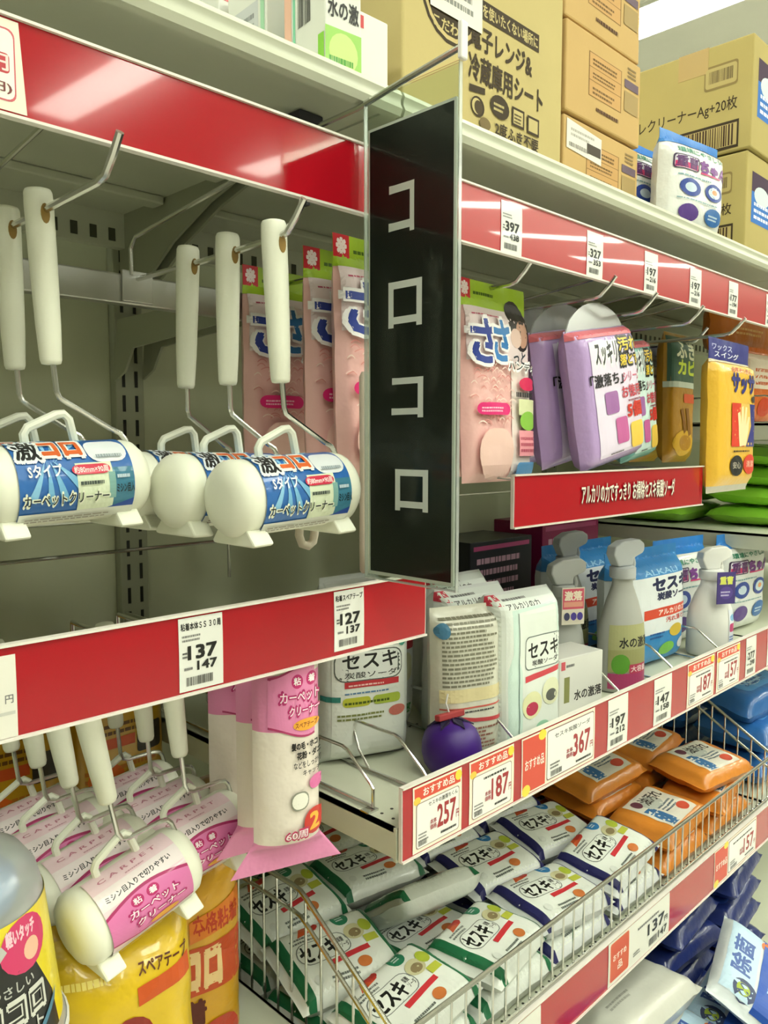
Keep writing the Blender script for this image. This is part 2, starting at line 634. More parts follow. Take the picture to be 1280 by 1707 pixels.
# ------------------------------------------------------------------ red price rails with their tags
RED = M('rail', '#ad1120')
RAILW = M('plastic', '#e8e2da')
def small_tag(main, sub, head=None):
    it = [('r', 0, 0, 1, 1, '#e9e9e4')]
    if head:
        it += [('t', head, 0.05, 0.83, 0.95, 0.93, '#1a1a1a', 0.03)]
    it += [('s', 0.07, 0.68, 0.6, 0.79, 2, '#8a8a88'), ('t', main, 0.2, 0.43, 0.84, 0.61, '#101010', 0.045), ('s', 0.07, 0.46, 0.18, 0.56, 2, '#555555'),
           ('t', sub, 0.4, 0.27, 0.84, 0.39, '#141414', 0.04), ('s', 0.1, 0.29, 0.36, 0.36, 1, '#777777'), ('b', 0.15, 0.07, 0.75, 0.19)]
    return it
def deal_tag(price, wide=False, name=''):
    if not wide:
        it = [('r', 0, 0, 1, 1, '#f6ead8'), ('r', 0.03, 0.78, 0.97, 0.97, '#dd4a35'), ('e', 0.93, 0.9, 0.07, 0.08, '#f0d83c'), ('e', 0.08, 0.78, 0.07, 0.06, '#f5c94a'),
              ('t', 'おすすめ品', 0.2, 0.815, 0.84, 0.935, '#fff6ea', 0.02), ('q', 0.06, 0.05, 0.94, 0.74, 0.003, '#8c6f6a'), ('q', 0.07, 0.06, 0.93, 0.73, 0.003, '#f2efec'),
              ('s', 0.1, 0.15, 0.3, 0.3, 3, '#777777'), ('t', name, 0.3, 0.63, 0.9, 0.70, '#222222', 0.01) if name else ('s', 0.3, 0.63, 0.9, 0.70, 1, '#222222'),
              ('t', price, 0.48, 0.24, 0.86, 0.58, '#a3222c', 0.03), ('t', '円', 0.87, 0.26, 0.93, 0.38, '#a3222c', 0.02), ('t', '本体\n価格', 0.33, 0.26, 0.46, 0.42, '#b04850', 0.02), ('s', 0.55, 0.12, 0.88, 0.19, 1, '#333333'), ('b', 0.1, 0.09, 0.27, 0.16)]
    else:
        it = [('r', 0, 0, 1, 1, '#f6ead8'), ('r', 0.012, 0.03, 0.30, 0.97, '#d8452f'), ('e', 0.26, 0.93, 0.05, 0.09, '#f0d83c'), ('e', 0.06, 0.07, 0.05, 0.1, '#f0d83c'),
              ('t', 'おすすめ品', 0.04, 0.42, 0.28, 0.60, '#fff6ea', 0.02), ('q', 0.32, 0.05, 0.98, 0.95, 0.003, '#8c6f6a'), ('q', 0.325, 0.07, 0.975, 0.93, 0.003, '#f0efec'),
              ('t', name, 0.42, 0.76, 0.92, 0.85, '#222222', 0.01) if name else ('s', 0.42, 0.76, 0.92, 0.85, 1, '#222222'), ('t', price, 0.68, 0.26, 0.92, 0.66, '#a3222c', 0.03), ('t', '円', 0.925, 0.28, 0.965, 0.4, '#a3222c', 0.02),
              ('t', '本体\n価格', 0.58, 0.28, 0.67, 0.46, '#b04850', 0.02), ('s', 0.36, 0.24, 0.5, 0.36, 2, '#666666'), ('b', 0.37, 0.1, 0.52, 0.2), ('s', 0.72, 0.12, 0.94, 0.2, 1, '#333333')]
    return it
def low_tag(price):
    return [('r', 0, 0, 1, 1, '#e4e3da'), ('q', 0.02, 0.06, 0.32, 0.97, 0.003, '#f0d9c4'), ('q', 0.03, 0.08, 0.31, 0.95, 0.003, '#d1532f'), ('t', 'おすすめ', 0.07, 0.52, 0.27, 0.66, '#fbeee0', 0.02), ('t', '品', 0.14, 0.26, 0.21, 0.44, '#fbeee0', 0.02),
            ('s', 0.45, 0.74, 0.85, 0.84, 1, '#777777'), ('t', price, 0.62, 0.40, 0.90, 0.66, '#161616', 0.03), ('t', '円', 0.905, 0.40, 0.96, 0.52, '#161616', 0.02), ('b', 0.64, 0.1, 0.78, 0.28), ('t', '147', 0.80, 0.12, 0.95, 0.30, '#222222', 0.02), ('s', 0.38, 0.2, 0.5, 0.32, 2, '#777777')]

def price_rail(x0, x1, z0, z1, label, tags, y=0.0, bulge=0.0004, back=RAILW, red=RED):
    t = thing('price_rail', label, 'price rail', (x0, y, z0))
    L, H = x1 - x0, z1 - z0
    m = MB().box(0, L, -0.0035, 0.0, 0.0, H, back)
    m.box(0, L, -0.0055, -0.0035, 0.0, 0.0016, back)
    m.box(0, L, -0.0055, -0.0035, H - 0.0016, H, back)
    m.build('holder', t, smooth=0)
    n = 8
    a, h = 0.0018, H - 0.0036
    pr = []
    for i in range(n + 1):
        q = i / n
        pr.append((-0.0036 - bulge * (1 - (2 * q - 1) ** 2), a + h * q))
    rows = [(xx, p[0], p[1]) for xx in (0.001, L - 0.001) for p in pr]
    fs = [(i, i + 1, n + 2 + i, n + 1 + i) for i in range(n)]
    MB().add(rows, fs, red).build('red_strip', t, smooth=180, fix=False)
    for (tx0, tx1, tz0, tz1, items) in tags:
        w_, h_ = tx1 - tx0, tz1 - tz0
        def fm(x, yy, d, tx0=tx0, tz0=tz0, w_=w_, h_=h_):
            zz = tz0 + yy * h_
            q = min(1, max(0, (zz - a) / h))
            return Vector((tx0 + x * w_, -0.0036 - bulge * (1 - (2 * q - 1) ** 2) - 0.0005 - d, zz))
        F = Face(fm, w_, h_, 0.012)
        tm = decals(MB(), F, items[:1], 'tag', base=0)
        to = tm.build('price_tag', t, smooth=0)
        decals(MB(), F, items[1:], 'tag', seed=int(tx0 * 1000) + 3, base=0.00012, step=0.00004).build('print', to, smooth=0)
    return t
SM = small_tag
X0 = BAYS[0]
price_rail(X0 + 0.003, 0.4635, 1.570, 1.622, 'long red rail with a bright lamp reflection under the left top shelf',
           [(0.138 - X0, 0.176 - X0, 0.003, 0.049, [('p', [(0, 0), (1, 0), (0.92, 1), (0, 1)], '#efe6d6'), ('q', 0.0, 0.1, 0.86, 0.9, 0.004, '#d0606a'), ('q', 0.0, 0.12, 0.84, 0.88, 0.004, '#f3efe6'), ('q', 0.0, 0.4, 0.78, 0.62, 0.002, '#c03a44'), ('t', '円', 0.5, 0.43, 0.76, 0.6, '#f6d8d4', 0.03), ('t', '9円)', 0.35, 0.18, 0.8, 0.3, '#7a3c3c', 0.02)])], bulge=0.00006)
rt = [(0.596, 0.628, '397', '438'), (0.742, 0.774, '327', '353'), (0.866, 0.898, '197', '216'), (0.984, 1.017, '197', '216'), (1.104, 1.135, '177', '194'), (1.24, 1.272, '298', '327')]
price_rail(BAYS[1] + 0.0015, BAYS[2] - 0.001, 1.570, 1.622, 'glossy red rail with white price tags below the brown cartons',
           [(a - BAYS[1] - 0.0015, b - BAYS[1] - 0.0015, 0.002, 0.047, SM(m, s)) for a, b, m, s in rt], red=M('cover', '#b81824'))
price_rail(BAYS[2] + 0.001, BAYS[3], 1.570, 1.622, 'far red rail beyond the last brown carton', [(0.05, 0.083, 0.002, 0.047, SM('398', '437'))], red=M('cover', '#b81824'))
price_rail(X0 + 0.003, 0.498, 1.237, 1.291, 'deep red rail with the 137 and 127 tags above the pink rollers',
           [(0.259 - X0, 0.292 - X0, 0.003, 0.051, SM('137', '147', '粘着本体ＳＳ ３０周')), (0.391 - X0, 0.422 - X0, 0.005, 0.051, SM('127', '137', '粘着スペアテープ')),
            (0.130 - X0, 0.1585 - X0, 0.002, 0.048, [('r', 0, 0, 1, 1, '#e9e6dc'), ('t', '円', 0.78, 0.42, 0.93, 0.52, '#777777', 0.02), ('r', 0.0, 0.28, 0.96, 0.32, '#c9c9c2')])])
B1 = BAYS[1] + 0.003
mt = [(0.481, 0.546, deal_tag('257', False, 'セスキの激落ちくん')), (0.557, 0.626, deal_tag('187', False)), (0.639, 0.778, deal_tag('367', True, 'セスキ炭酸ソーダ')), (0.807, 0.853, SM('197', '212')),
      (0.919, 0.967, SM('147', '158')), (1.013, 1.098, deal_tag('187')), (1.107, 1.189, deal_tag('157')), (1.213, 1.253, SM('277', '298')), (1.30, 1.34, SM('277', '298'))]
price_rail(B1, BAYS[2] - 0.003, 1.046, 1.112, 'red rail of recommended-item tags in front of the pouches',
           [(a - B1, b - B1, 0.003, 0.062, it) for a, b, it in mt], y=-0.001)
bt = [(0.603, 0.681, low_tag('137')), (0.822, 0.981, low_tag('137')), (1.124, 1.285, deal_tag('157', True))]
price_rail(B1, BAYS[2] - 0.003, 0.751, 0.813, 'lowest red rail under the wire basket of wipes',
           [(a - B1, b - B1, 0.003, 0.058, it) for a, b, it in bt], y=-0.001)
t = price_rail(0.622, 1.043, 1.318, 1.370, 'short red banner about alkali power hanging below the sponge packs', [], back=M('plastic', '#d9cfc6'))
SODA = flat((0, -0.0050, 0), (1, 0, 0), (0, 0, 1), 0.421, 0.052)
decals(MB(), SODA, [('t', 'アルカリの力ですっきり お掃除セスキ炭酸ソーダ', 0.282, 0.315, 0.797, 0.72, '#5c1017', 0.05), ('t', 'アルカリの力ですっきり お掃除セスキ炭酸ソーダ', 0.28, 0.33, 0.795, 0.73, '#efe6d8', 0.02)], 'ink').build('lettering', t, smooth=0)
for xx in (0.03, 0.39):
    MB().tube([(xx, 0.0, 0.045), (xx, 0.09, 0.05), (xx, 0.185, 0.06)], 0.0012, CHROME).build('support_wire', t)

# ------------------------------------------------------------------ hook bars and hooks
BARY = 0.187
LOWY = 0.30
def hook_bar(x0, x1, z0, z1, label, y=BARY):
    t = thing('hook_bar', label, 'bar', (x0, y, z0))
    MB().box(0, x1 - x0, 0, 0.012, 0, z1 - z0, STEEL).build('bar', t, smooth=0, bevel=0.0015)
    for xx in (0.012, x1 - x0 - 0.016):
        h = z1 - z0
        e = 0.437 - y
        pl = [(0.012, h), (e - 0.01, h), (e, h - 0.07), (e - 0.025, h - 0.06), (e - 0.045, h - 0.035), (0.012, 0.0)]
        MB().prism(pl, xx, xx + 0.003, 'x', GREYP).build('arm', t, smooth=0, fix=True)
    return t
hook_bar(BAYS[0], BAYS[1] - 0.004, 1.516, 1.541, 'chrome cross bar carrying the hooks of the white-handled rollers')
hook_bar(BAYS[1] + 0.004, BAYS[2], 1.520, 1.545, 'chrome cross bar carrying the sponge and duster hooks')
hook_bar(BAYS[0], BAYS[1] - 0.004, 1.176, 1.200, 'chrome cross bar hidden behind the lower red rail', LOWY)
def hook(x, ytip, z, label, up=0.02, tagarm=True, group='display hooks', by=BARY):
    t = thing('display_hook', label, 'hook', (x, by, z), group=group)
    MB().box(-0.014, 0.014, -0.003, -0.0002, -0.02 if by == BARY else -0.046, 0.006 if by == BARY else -0.012, STEEL).build('clip_plate', t, smooth=0, bevel=0.0008)
    yt = ytip - by
    MB().tube(([(0, -0.002, -0.03)] if by != BARY else []) + [(0, -0.003, 0), (0, yt * 0.5, -0.001), (0, yt + 0.012, 0), (0, yt + 0.004, 0.002), (0, yt - 0.006, up * 0.55), (0, yt - 0.014, up)], 0.0024, CHROME).build('prong', t)
    if tagarm:
        MB().tube([(-0.006, -0.003, 0.002), (-0.006, -0.003, 0.024), (-0.006, -0.012, 0.032), (-0.006, yt + 0.06, 0.045), (-0.006, yt + 0.02, 0.050)], 0.0017, CHROME).build('tag_arm', t)
    return t
hook(0.215, -0.022, 1.546, 'chrome hook holding the two leftmost white-handled rollers')
hook(0.342, -0.022, 1.538, 'chrome hook holding the three middle white-handled rollers')
hook(0.502, 0.0, 1.556, 'chrome hook of the pink mop packs behind the hanging sign', tagarm=False)
hook(0.660, 0.02, 1.556, 'chrome hook of the pink mop pack beside the purple sponges', tagarm=False)
hook(0.785, 0.0, 1.556, 'chrome hook holding the purple sponge packs', tagarm=False)
hook(0.875, -0.002, 1.550, 'empty chrome hook above the teal sponge pack')
hook(1.000, -0.002, 1.550, 'empty chrome hook above the golden packs')
hook(1.108, -0.012, 1.546, 'chrome hook holding the yellow duster pack')
hook(1.205, 0.08, 1.552, 'chrome hook of the golden packs', tagarm=False)
for x, yt, lab in ((0.232, 0.045, 'chrome hook of the four near pink rollers'), (0.325, 0.085, 'chrome hook of the pink rollers beside the refill packs'), (0.372, 0.02, 'chrome hook of the pink refill packs')):
    hook(x, yt, 1.228, lab, tagarm=False, up=0.008, by=LOWY)

# wire fence behind the lower rail
t = thing('wire_fence', 'thin wire fence standing behind the lower red rail', 'wire fence', (0.2, 0.20, 1.27))
MB().tube([(0.02, 0, 0.0), (0.02, 0, 0.032), (0.024, 0, 0.036), (0.235, 0, 0.036), (0.239, 0, 0.032), (0.239, 0, 0.0)], 0.0016, M('chrome', '#8c8c84')).build('wire', t)

# ------------------------------------------------------------------ hanging sign
SX = 0.424
t = thing('hanging_sign', 'tall black hanging sign with four white characters in a clear holder', 'sign', (SX, -0.052, 1.30))
holder = MB()
for x in (-0.0016, 0.0011):
    holder.box(x, x + 0.0005, -0.047, 0.044, -0.003, 0.350, M('clear', '#f4f7f4'))
holder.build('clear_holder', t, smooth=0)
ed = MB()
for y0, y1, z0, z1 in ((-0.047, -0.0462, -0.003, 0.350), (0.0432, 0.044, -0.003, 0.350), (-0.047, 0.044, -0.0036, -0.0026)):
    ed.box(-0.0016, 0.0016, y0, y1, z0, z1, M('cloudy', '#f6faf6'))
ed.build('holder_edge', t, smooth=0)
cd = MB().box(-0.0009, 0.0009, -0.044, 0.040, 0.0, 0.328, M('paper', '#e6e8e4')).build('card', t, smooth=0)
F = flat((-0.0009, 0.040, 0.0), (0, -1, 0), (0, 0, 1), 0.084, 0.328)
it = [('r', 0.022, 0.008, 0.978, 0.994, '#0c100f')]
chars = [('コ', 0.26, 0.545, 0.762, 0.862), ('ロ', 0.26, 0.635, 0.560, 0.655), ('コ', 0.30, 0.655, 0.362, 0.446), ('ロ', 0.345, 0.715, 0.156, 0.244)]
for c, a, b, z0, z1 in chars:
    it.append(('t', c, a, z0, b, z1, '#f0f0f0', 0.025))
decals(MB(), F, it, 'tag', base=0.0001).build('lettering', cd, smooth=0)
F = flat((0.0009, -0.044, 0.0), (0, 1, 0), (0, 0, 1), 0.084, 0.328)
decals(MB(), F, it, 'tag', base=0.0001).build('lettering', cd, smooth=0)
MB().tube([(0, -0.048, 0.3585), (0, 0.0, 0.3535), (0, 0.052, 0.3475), (0, 0.12, 0.3465), (0, 0.2, 0.3460)], 0.0022, CHROME).build('rod', t)
MB().box(-0.0035, 0.0035, -0.050, -0.0465, 0.35, 0.374, M('plastic', '#eceae6')).build('rod_cap', t, smooth=0, bevel=0.001)
m = MB().box(-0.012, 0.012, 0.105, 0.125, 0.322, 0.3594, M('plastic', '#3c3c44')).box(-0.004, 0.004, 0.112, 0.118, 0.29, 0.322, M('plastic', '#34343a'))
m.build('magnet_clamp', t, smooth=0, bevel=0.001)

# ------------------------------------------------------------------ adhesive rollers
WHITE = M('plastic', '#f2f3e2')
LOOP = M('plastic', '#eef0e0')
BLUE_LABEL = [
    ('r', 0, 0, 1, 1, '#2f6cb8'),
    ('p', [(0.25, 0.6), (0.10, 1.0), (0.17, 1.0)], '#8cc4e8'), ('p', [(0.27, 0.6), (0.24, 1.0), (0.31, 1.0)], '#8cc4e8'), ('p', [(0.29, 0.6), (0.38, 1.0), (0.45, 1.0)], '#8cc4e8'),
    ('p', [(0.3, 0.58), (0.52, 1.0), (0.60, 1.0)], '#7ab8e0'), ('p', [(0.3, 0.56), (0.68, 1.0), (0.78, 1.0)], '#7ab8e0'), ('p', [(0.24, 0.58), (0.0, 0.86), (0.0, 0.95)], '#8cc4e8'),
    ('p', [(0.25, 0.6), (0.22, 0.2), (0.29, 0.2)], '#7ab8e0'), ('p', [(0.28, 0.6), (0.34, 0.22), (0.42, 0.22)], '#7ab8e0'), ('p', [(0.24, 0.6), (0.06, 0.25), (0.13, 0.22)], '#8cc4e8'), ('p', [(0.3, 0.6), (0.5, 0.3), (0.56, 0.36)], '#7ab8e0'),
    ('q', 0.62, 0.56, 0.98, 0.84, 0.008, '#e9eef2'), ('r', 0.48, 0.12, 0.80, 0.56, '#e3ecd0'), ('r', 0.0, 0.0, 1.0, 0.12, '#e4e6dc'),
    ('r', 0.80, 0.14, 0.99, 0.5, '#3f7f9c'), ('r', 0.76, 0.22, 0.82, 0.46, '#86b3ae'), ('p', [(0.75, 0.12), (0.99, 0.12), (0.99, 0.2)], '#2a50a8'),
    ('t', '激', 0.015, 0.60, 0.235, 0.89, '#e8eef4', 0.09), ('t', '激', 0.025, 0.615, 0.225, 0.875, '#141416', 0.03),
    ('t', 'コロ', 0.235, 0.635, 0.585, 0.845, '#f2f2ee', 0.12), ('t', 'コロ', 0.25, 0.65, 0.57, 0.83, '#e06a30', 0.06),
    ('t', 'Sタイプ', 0.08, 0.45, 0.36, 0.56, '#eef2f6', 0.03), ('q', 0.44, 0.45, 0.78, 0.54, 0.005, '#d52848'), ('t', '約80mm×90周', 0.46, 0.465, 0.76, 0.525, '#f8e8e8', 0.02),
    ('s', 0.5, 0.36, 0.78, 0.42, 1, '#4a5450'), ('t', 'カーペットクリーナー', 0.02, 0.19, 0.76, 0.315, '#eef2dc', 0.08), ('t', 'カーペットクリーナー', 0.03, 0.205, 0.75, 0.30, '#1e2a2c', 0.02),
    ('s', 0.83, 0.4, 0.97, 0.46, 1, '#c9dce8'), ('t', 'ミシン目入', 0.82, 0.27, 0.985, 0.35, '#16242a', 0.03), ('s', 0.05, 0.03, 0.9, 0.09, 2, '#a8a294'), ('s', 0.68, 0.6, 0.94, 0.66, 1, '#9aa6ae'),
]
PINK_LABEL = [
    ('r', 0, 0, 1, 1, '#efd3dc'), ('r', 0, 0.0, 1, 0.12, '#ece4e4'),
    ('t', 'C A R P E T', 0.12, 0.855, 0.82, 0.90, '#c07a90', 0.02), ('s', 0.4, 0.80, 0.7, 0.83, 1, '#c99aa8'),
    ('r', 0, 0.60, 1, 0.78, '#f2e6e8'), ('t', 'ミシン目入りで切りやすい', 0.08, 0.645, 0.88, 0.705, '#2c2a2e', 0.03, 0.03),
    ('p', [(0, 0.50)] + [(i / 12, 0.54 + 0.09 * math.sin(PI * i / 12)) for i in range(13)] + [(1, 0.18), (0.8, 0.16), (0.55, 0.15), (0.3, 0.16), (0, 0.22)], '#b02a68'),
    ('p', [(0, 0.47)] + [(i / 12, 0.51 + 0.09 * math.sin(PI * i / 12)) for i in range(13)] + [(1, 0.20), (0.8, 0.18), (0.55, 0.17), (0.3, 0.18), (0, 0.24)], '#e07ab4'),
    ('e', 0.36, 0.52, 0.075, 0.055, '#c02c70'), ('e', 0.55, 0.525, 0.075, 0.055, '#c02c70'), ('t', '粘', 0.315, 0.49, 0.405, 0.55, '#fbeef4', 0.03), ('t', '着', 0.505, 0.495, 0.595, 0.555, '#fbeef4', 0.03),
    ('t', 'カーペット', 0.22, 0.375, 0.84, 0.465, '#b82a70', 0.10), ('t', 'カーペット', 0.235, 0.385, 0.825, 0.455, '#fbeaf2', 0.02),
    ('t', 'クリーナー', 0.28, 0.275, 0.9, 0.36, '#b82a70', 0.10), ('t', 'クリーナー', 0.295, 0.285, 0.885, 0.35, '#fbeaf2', 0.02),
    ('e', 0.62, 0.225, 0.18, 0.035, '#e8a63c'), ('s', 0.1, 0.05, 0.9, 0.1, 1, '#c9a0b4'),
]
def make_roller(label, kind, rad, L, cut=0.0, name='adhesive_roller'):
    """origin at the hanging hole, roll axis along x"""
    t = thing(name, label, 'lint roller')
    hm = MB()
    hm.lathe([(0.0055, 0.0135), (0.0078, 0.0128), (0.0086, 0.0110), (0.0089, 0.004), (0.0086, -0.03), (0.0078, -0.07 + cut), (0.0068, -0.0925 + cut), (0.0060, -0.0950 + cut), (0.0040, -0.0955 + cut)], (0, 0, 0), 'z', WHITE, 20)
    h = hm.build('handle', t, smooth=60)
    ho = MB()
    for s in (-1, 1):      # oval hanging hole seen on both sides
        N = 14
        pts = [(0.0028 * math.sin(2 * PI * i / N), -0.003 + 0.0062 * math.cos(2 * PI * i / N)) for i in range(N)]
        ho.prism(pts, s * 0.0068, s * 0.00905, 'y', M('plastic', '#9a7a3c'))
    ho.build('hang_hole', h, smooth=30, fix=True)
    xe = L / 2 + 0.001
    zc = -0.172 + cut
    r0 = 0.0019
    def arc(pts):
        return pts
    path = [(0.001, -0.09), (0.002, -0.112), (0.0035, -0.1165), (0.008, -0.1195), (xe - 0.012, -0.1375), (xe - 0.005, -0.141), (xe - 0.0015, -0.146), (xe, -0.155), (xe - 0.001, -0.17)]
    if kind == 'pink':
        path = [(0.001, -0.09), (0.001, -0.122), (0.003, -0.128), (0.008, -0.1305), (xe - 0.010, -0.1335), (xe - 0.004, -0.1355), (xe - 0.001, -0.140), (xe + 0.001, -0.150), (xe, -0.17)]
    MB().tube([(a, 0, b + cut) for a, b in path], r0, CHROME).build('wire_arm', t)
    e = L / 2 + 0.008
    prof = [(0.004, -e), (rad * 0.52, -e + 0.0004), (rad * 0.8, -e + 0.003), (rad * 0.96, -e + 0.008), (rad * 1.0, -e + 0.013), (rad * 0.985, -e + 0.015), (rad * 0.985, e - 0.015), (rad * 1.0, e - 0.013), (rad * 0.96, e - 0.008), (rad * 0.8, e - 0.003), (rad * 0.52, e - 0.0004), (0.004, e)]
    cs = MB().lathe(prof, (0, 0, zc), 'x', WHITE, 36).build('case', t, smooth=60)
    # label sleeve
    l0, l1 = -L * 0.38, L * 0.40
    a0, a1 = -0.95, 1.65        # angle from facing -y, up positive
    RR = rad * 1.012 + 0.0002
    def fm(x, y, d):
        a = a0 + (a1 - a0) * y
        return Vector((l0 + (l1 - l0) * x, -(RR + d) * math.cos(a), zc + (RR + d) * math.sin(a)))
    F = Face(fm, l1 - l0, RR * (a1 - a0), 0.004)
    items = BLUE_LABEL if kind == 'blue' else PINK_LABEL
    lm = decals(MB(), F, items[:1], 'film', base=0).build('label', t, smooth=180)
    decals(MB(), F, items[1:], 'tag', base=0.0002, step=0.00004).build('print', lm, smooth=0)
    # carrying loop
    MB().tube([(-0.020, 0.002, zc + rad * 0.93), (-0.0205, 0.002, zc + rad + 0.006), (-0.018, 0.002, zc + rad + 0.010), (0.001, 0.002, zc + rad + 0.018), (0.006, 0.002, zc + rad + 0.0185), (0.0095, 0.002, zc + rad + 0.015), (0.0125, 0.002, zc + rad * 0.93)], 0.0030, LOOP, 8).build('loop', t)
    for xx in (-L * 0.40, L * 0.38):
        pl = [(-0.6 * rad, zc - rad * 0.72), (-0.95 * rad, zc - rad * 1.12), (-0.85 * rad, zc - rad * 1.18), (0.85 * rad, zc - rad * 1.18), (0.95 * rad, zc - rad * 1.12), (0.6 * rad, zc - rad * 0.72)]
        MB().prism(pl, xx - 0.008, xx + 0.008, 'x', WHITE).build('stand_foot', t, smooth=0, bevel=0.0015, fix=True)
    return t
G = 'white-handled rollers with blue labels'
r0 = make_roller('', 'blue', 0.0265, 0.096)
spots = [(0.342, -0.004, 1.5365, 2.5, 0, 'frontmost of the three white-handled blue-label rollers beside the hanging sign'),
         (0.341, 0.050, 1.5375, -1.0, 3, 'middle one of the three white-handled blue-label rollers beside the hanging sign'),
         (0.341, 0.104, 1.5375, -2.5, 4, 'rearmost of the three white-handled blue-label rollers beside the hanging sign'),
         (0.214, 0.070, 1.5455, 2.5, 0, 'leftmost hook, front white-handled roller with its blue label cut by the frame'),
         (0.214, 0.124, 1.5455, 1.0, 2, 'leftmost hook, rear white-handled roller mostly behind the front one')]
for i, (x, y, z, ty, yw, lab) in enumerate(spots):
    o = r0 if i == 0 else copy_tree(r0)
    o.location = (x, y, z)
    o.rotation_euler = (0, R(-ty), R(yw))
    o['label'] = lab
    o['group'] = G
G = 'white-handled rollers with pink labels'
p0 = make_roller('', 'pink', 0.0275, 0.086, 0.010)
spots = [(0.232, 0.074, 1.230, 12, 4, 'frontmost pink carpet roller of the near hook, fully in view'),
         (0.234, 0.135, 1.224, 10, 3, 'second pink carpet roller from the front on the near hook'),
         (0.236, 0.193, 1.223, 8, 2, 'third pink carpet roller from the front on the near hook'),
         (0.238, 0.251, 1.220, 7, 2, 'rearmost pink carpet roller of the near hook beside the yellow packs'),
         (0.323, 0.116, 1.230, 6, 3, 'front pink carpet roller of the hook next to the refill packs'),
         (0.326, 0.174, 1.227, 5, 3, 'middle pink carpet roller of the hook next to the refill packs'),
         (0.327, 0.232, 1.224, 5, 2, 'rearmost pink carpet roller of the hook next to the refill packs')]
for i, (x, y, z, ty, yw, lab) in enumerate(spots):
    o = p0 if i == 0 else copy_tree(p0)
    o.location = (x, y, z)
    o.rotation_euler = (0, R(-ty), R(yw))
    o['label'] = lab
    o['group'] = G

# ------------------------------------------------------------------ pink refill packs
def refill_items():
    it = [('t', 'CARPET', 0.35, 0.905, 0.92, 0.935, '#c9a0b0', 0.02), ('t', 'ミシン目入りで切りやすい', 0.3, 0.815, 0.99, 0.845, '#2a2a2c', 0.03, 0.015)]
    up = [(0.12 + 0.76 * i / 12, 0.775 + 0.025 * math.sin(PI * (i / 12 - 0.35))) for i in range(13)]
    lo = [(0.12 + 0.76 * i / 12, 0.545 - 0.022 * math.sin(PI * (i / 12 - 0.35))) for i in range(13)]
    it += [('p', up + lo[::-1], '#b03468'), ('p', [(x, y - 0.008) for x, y in up] + [(x, y + 0.008) for x, y in lo[::-1]], '#e589b8')]
    it += [('e', 0.56, 0.735, 0.10, 0.026, '#c42e74'), ('e', 0.82, 0.738, 0.10, 0.026, '#c42e74'), ('t', '粘', 0.50, 0.722, 0.62, 0.75, '#fdf2f6', 0.03), ('t', '着', 0.76, 0.725, 0.88, 0.753, '#fdf2f6', 0.03),
           ('t', 'カーペット', 0.26, 0.655, 0.98, 0.702, '#bc2c70', 0.1), ('t', 'カーペット', 0.28, 0.66, 0.965, 0.697, '#fbe2ee', 0.02), ('t', 'クリーナー', 0.40, 0.605, 0.98, 0.648, '#bc2c70', 0.1), ('t', 'クリーナー', 0.42, 0.61, 0.965, 0.643, '#fbe2ee', 0.02),
           ('e', 0.72, 0.572, 0.24, 0.022, '#f0a93a'), ('t', 'スペアテープ', 0.52, 0.562, 0.92, 0.582, '#8a3a1c', 0.02),
           ('t', '髪の毛・ホコリ', 0.45, 0.482, 0.99, 0.508, '#26221f', 0.05), ('t', '花粉・ダニ', 0.54, 0.446, 0.98, 0.472, '#26221f', 0.05), ('t', 'などをしっかり', 0.48, 0.412, 0.99, 0.436, '#26221f', 0.02), ('t', 'キャッチ', 0.64, 0.380, 0.96, 0.402, '#26221f', 0.02),
           ('q', 0.43, 0.255, 0.74, 0.325, 0.006, '#8f8f80'), ('q', 0.445, 0.26, 0.725, 0.32, 0.006, '#eeebe0'), ('e', 0.88, 0.345, 0.13, 0.026, '#dc6fa8'), ('e', 0.84, 0.20, 0.19, 0.05, '#c8352e'), ('t', '2', 0.76, 0.17, 0.92, 0.23, '#f3b23c', 0.04),
           ('t', '60周', 0.34, 0.145, 0.72, 0.185, '#c03060', 0.06), ('t', '60周', 0.35, 0.15, 0.71, 0.18, '#fbeef2', 0.01)]
    return it
pk = Pack(0.053, 0.205, 0.034, na=2.2, nb=14, top=0.05, bot=0.10, wr=0.0006, seed=4, pinch=0.16, mb=3, flare=0.7)
rf = make_pack('refill_tape_pack', pk, '#eadfd4', refill_items(), 'front pink refill tape pack hanging beside the shelf of pouches', 'refill pack', (0.366, 0.020, 1.074), (R(0), 0, R(-18)), 'pink refill tape packs', bands=[(0, 0.125, '#e28ab8'), (0.552, 0.762, '#e589b8')], nv=44, nu=36, lim=0.0035)
again(rf, 'second pink refill tape pack, partly behind the front one', (0.388, 0.074, 1.062), (0, 0, R(-14)))
again(rf, 'rearmost pink refill tape pack beside the roller handles', (0.402, 0.138, 1.050), (0, 0, R(-10)))

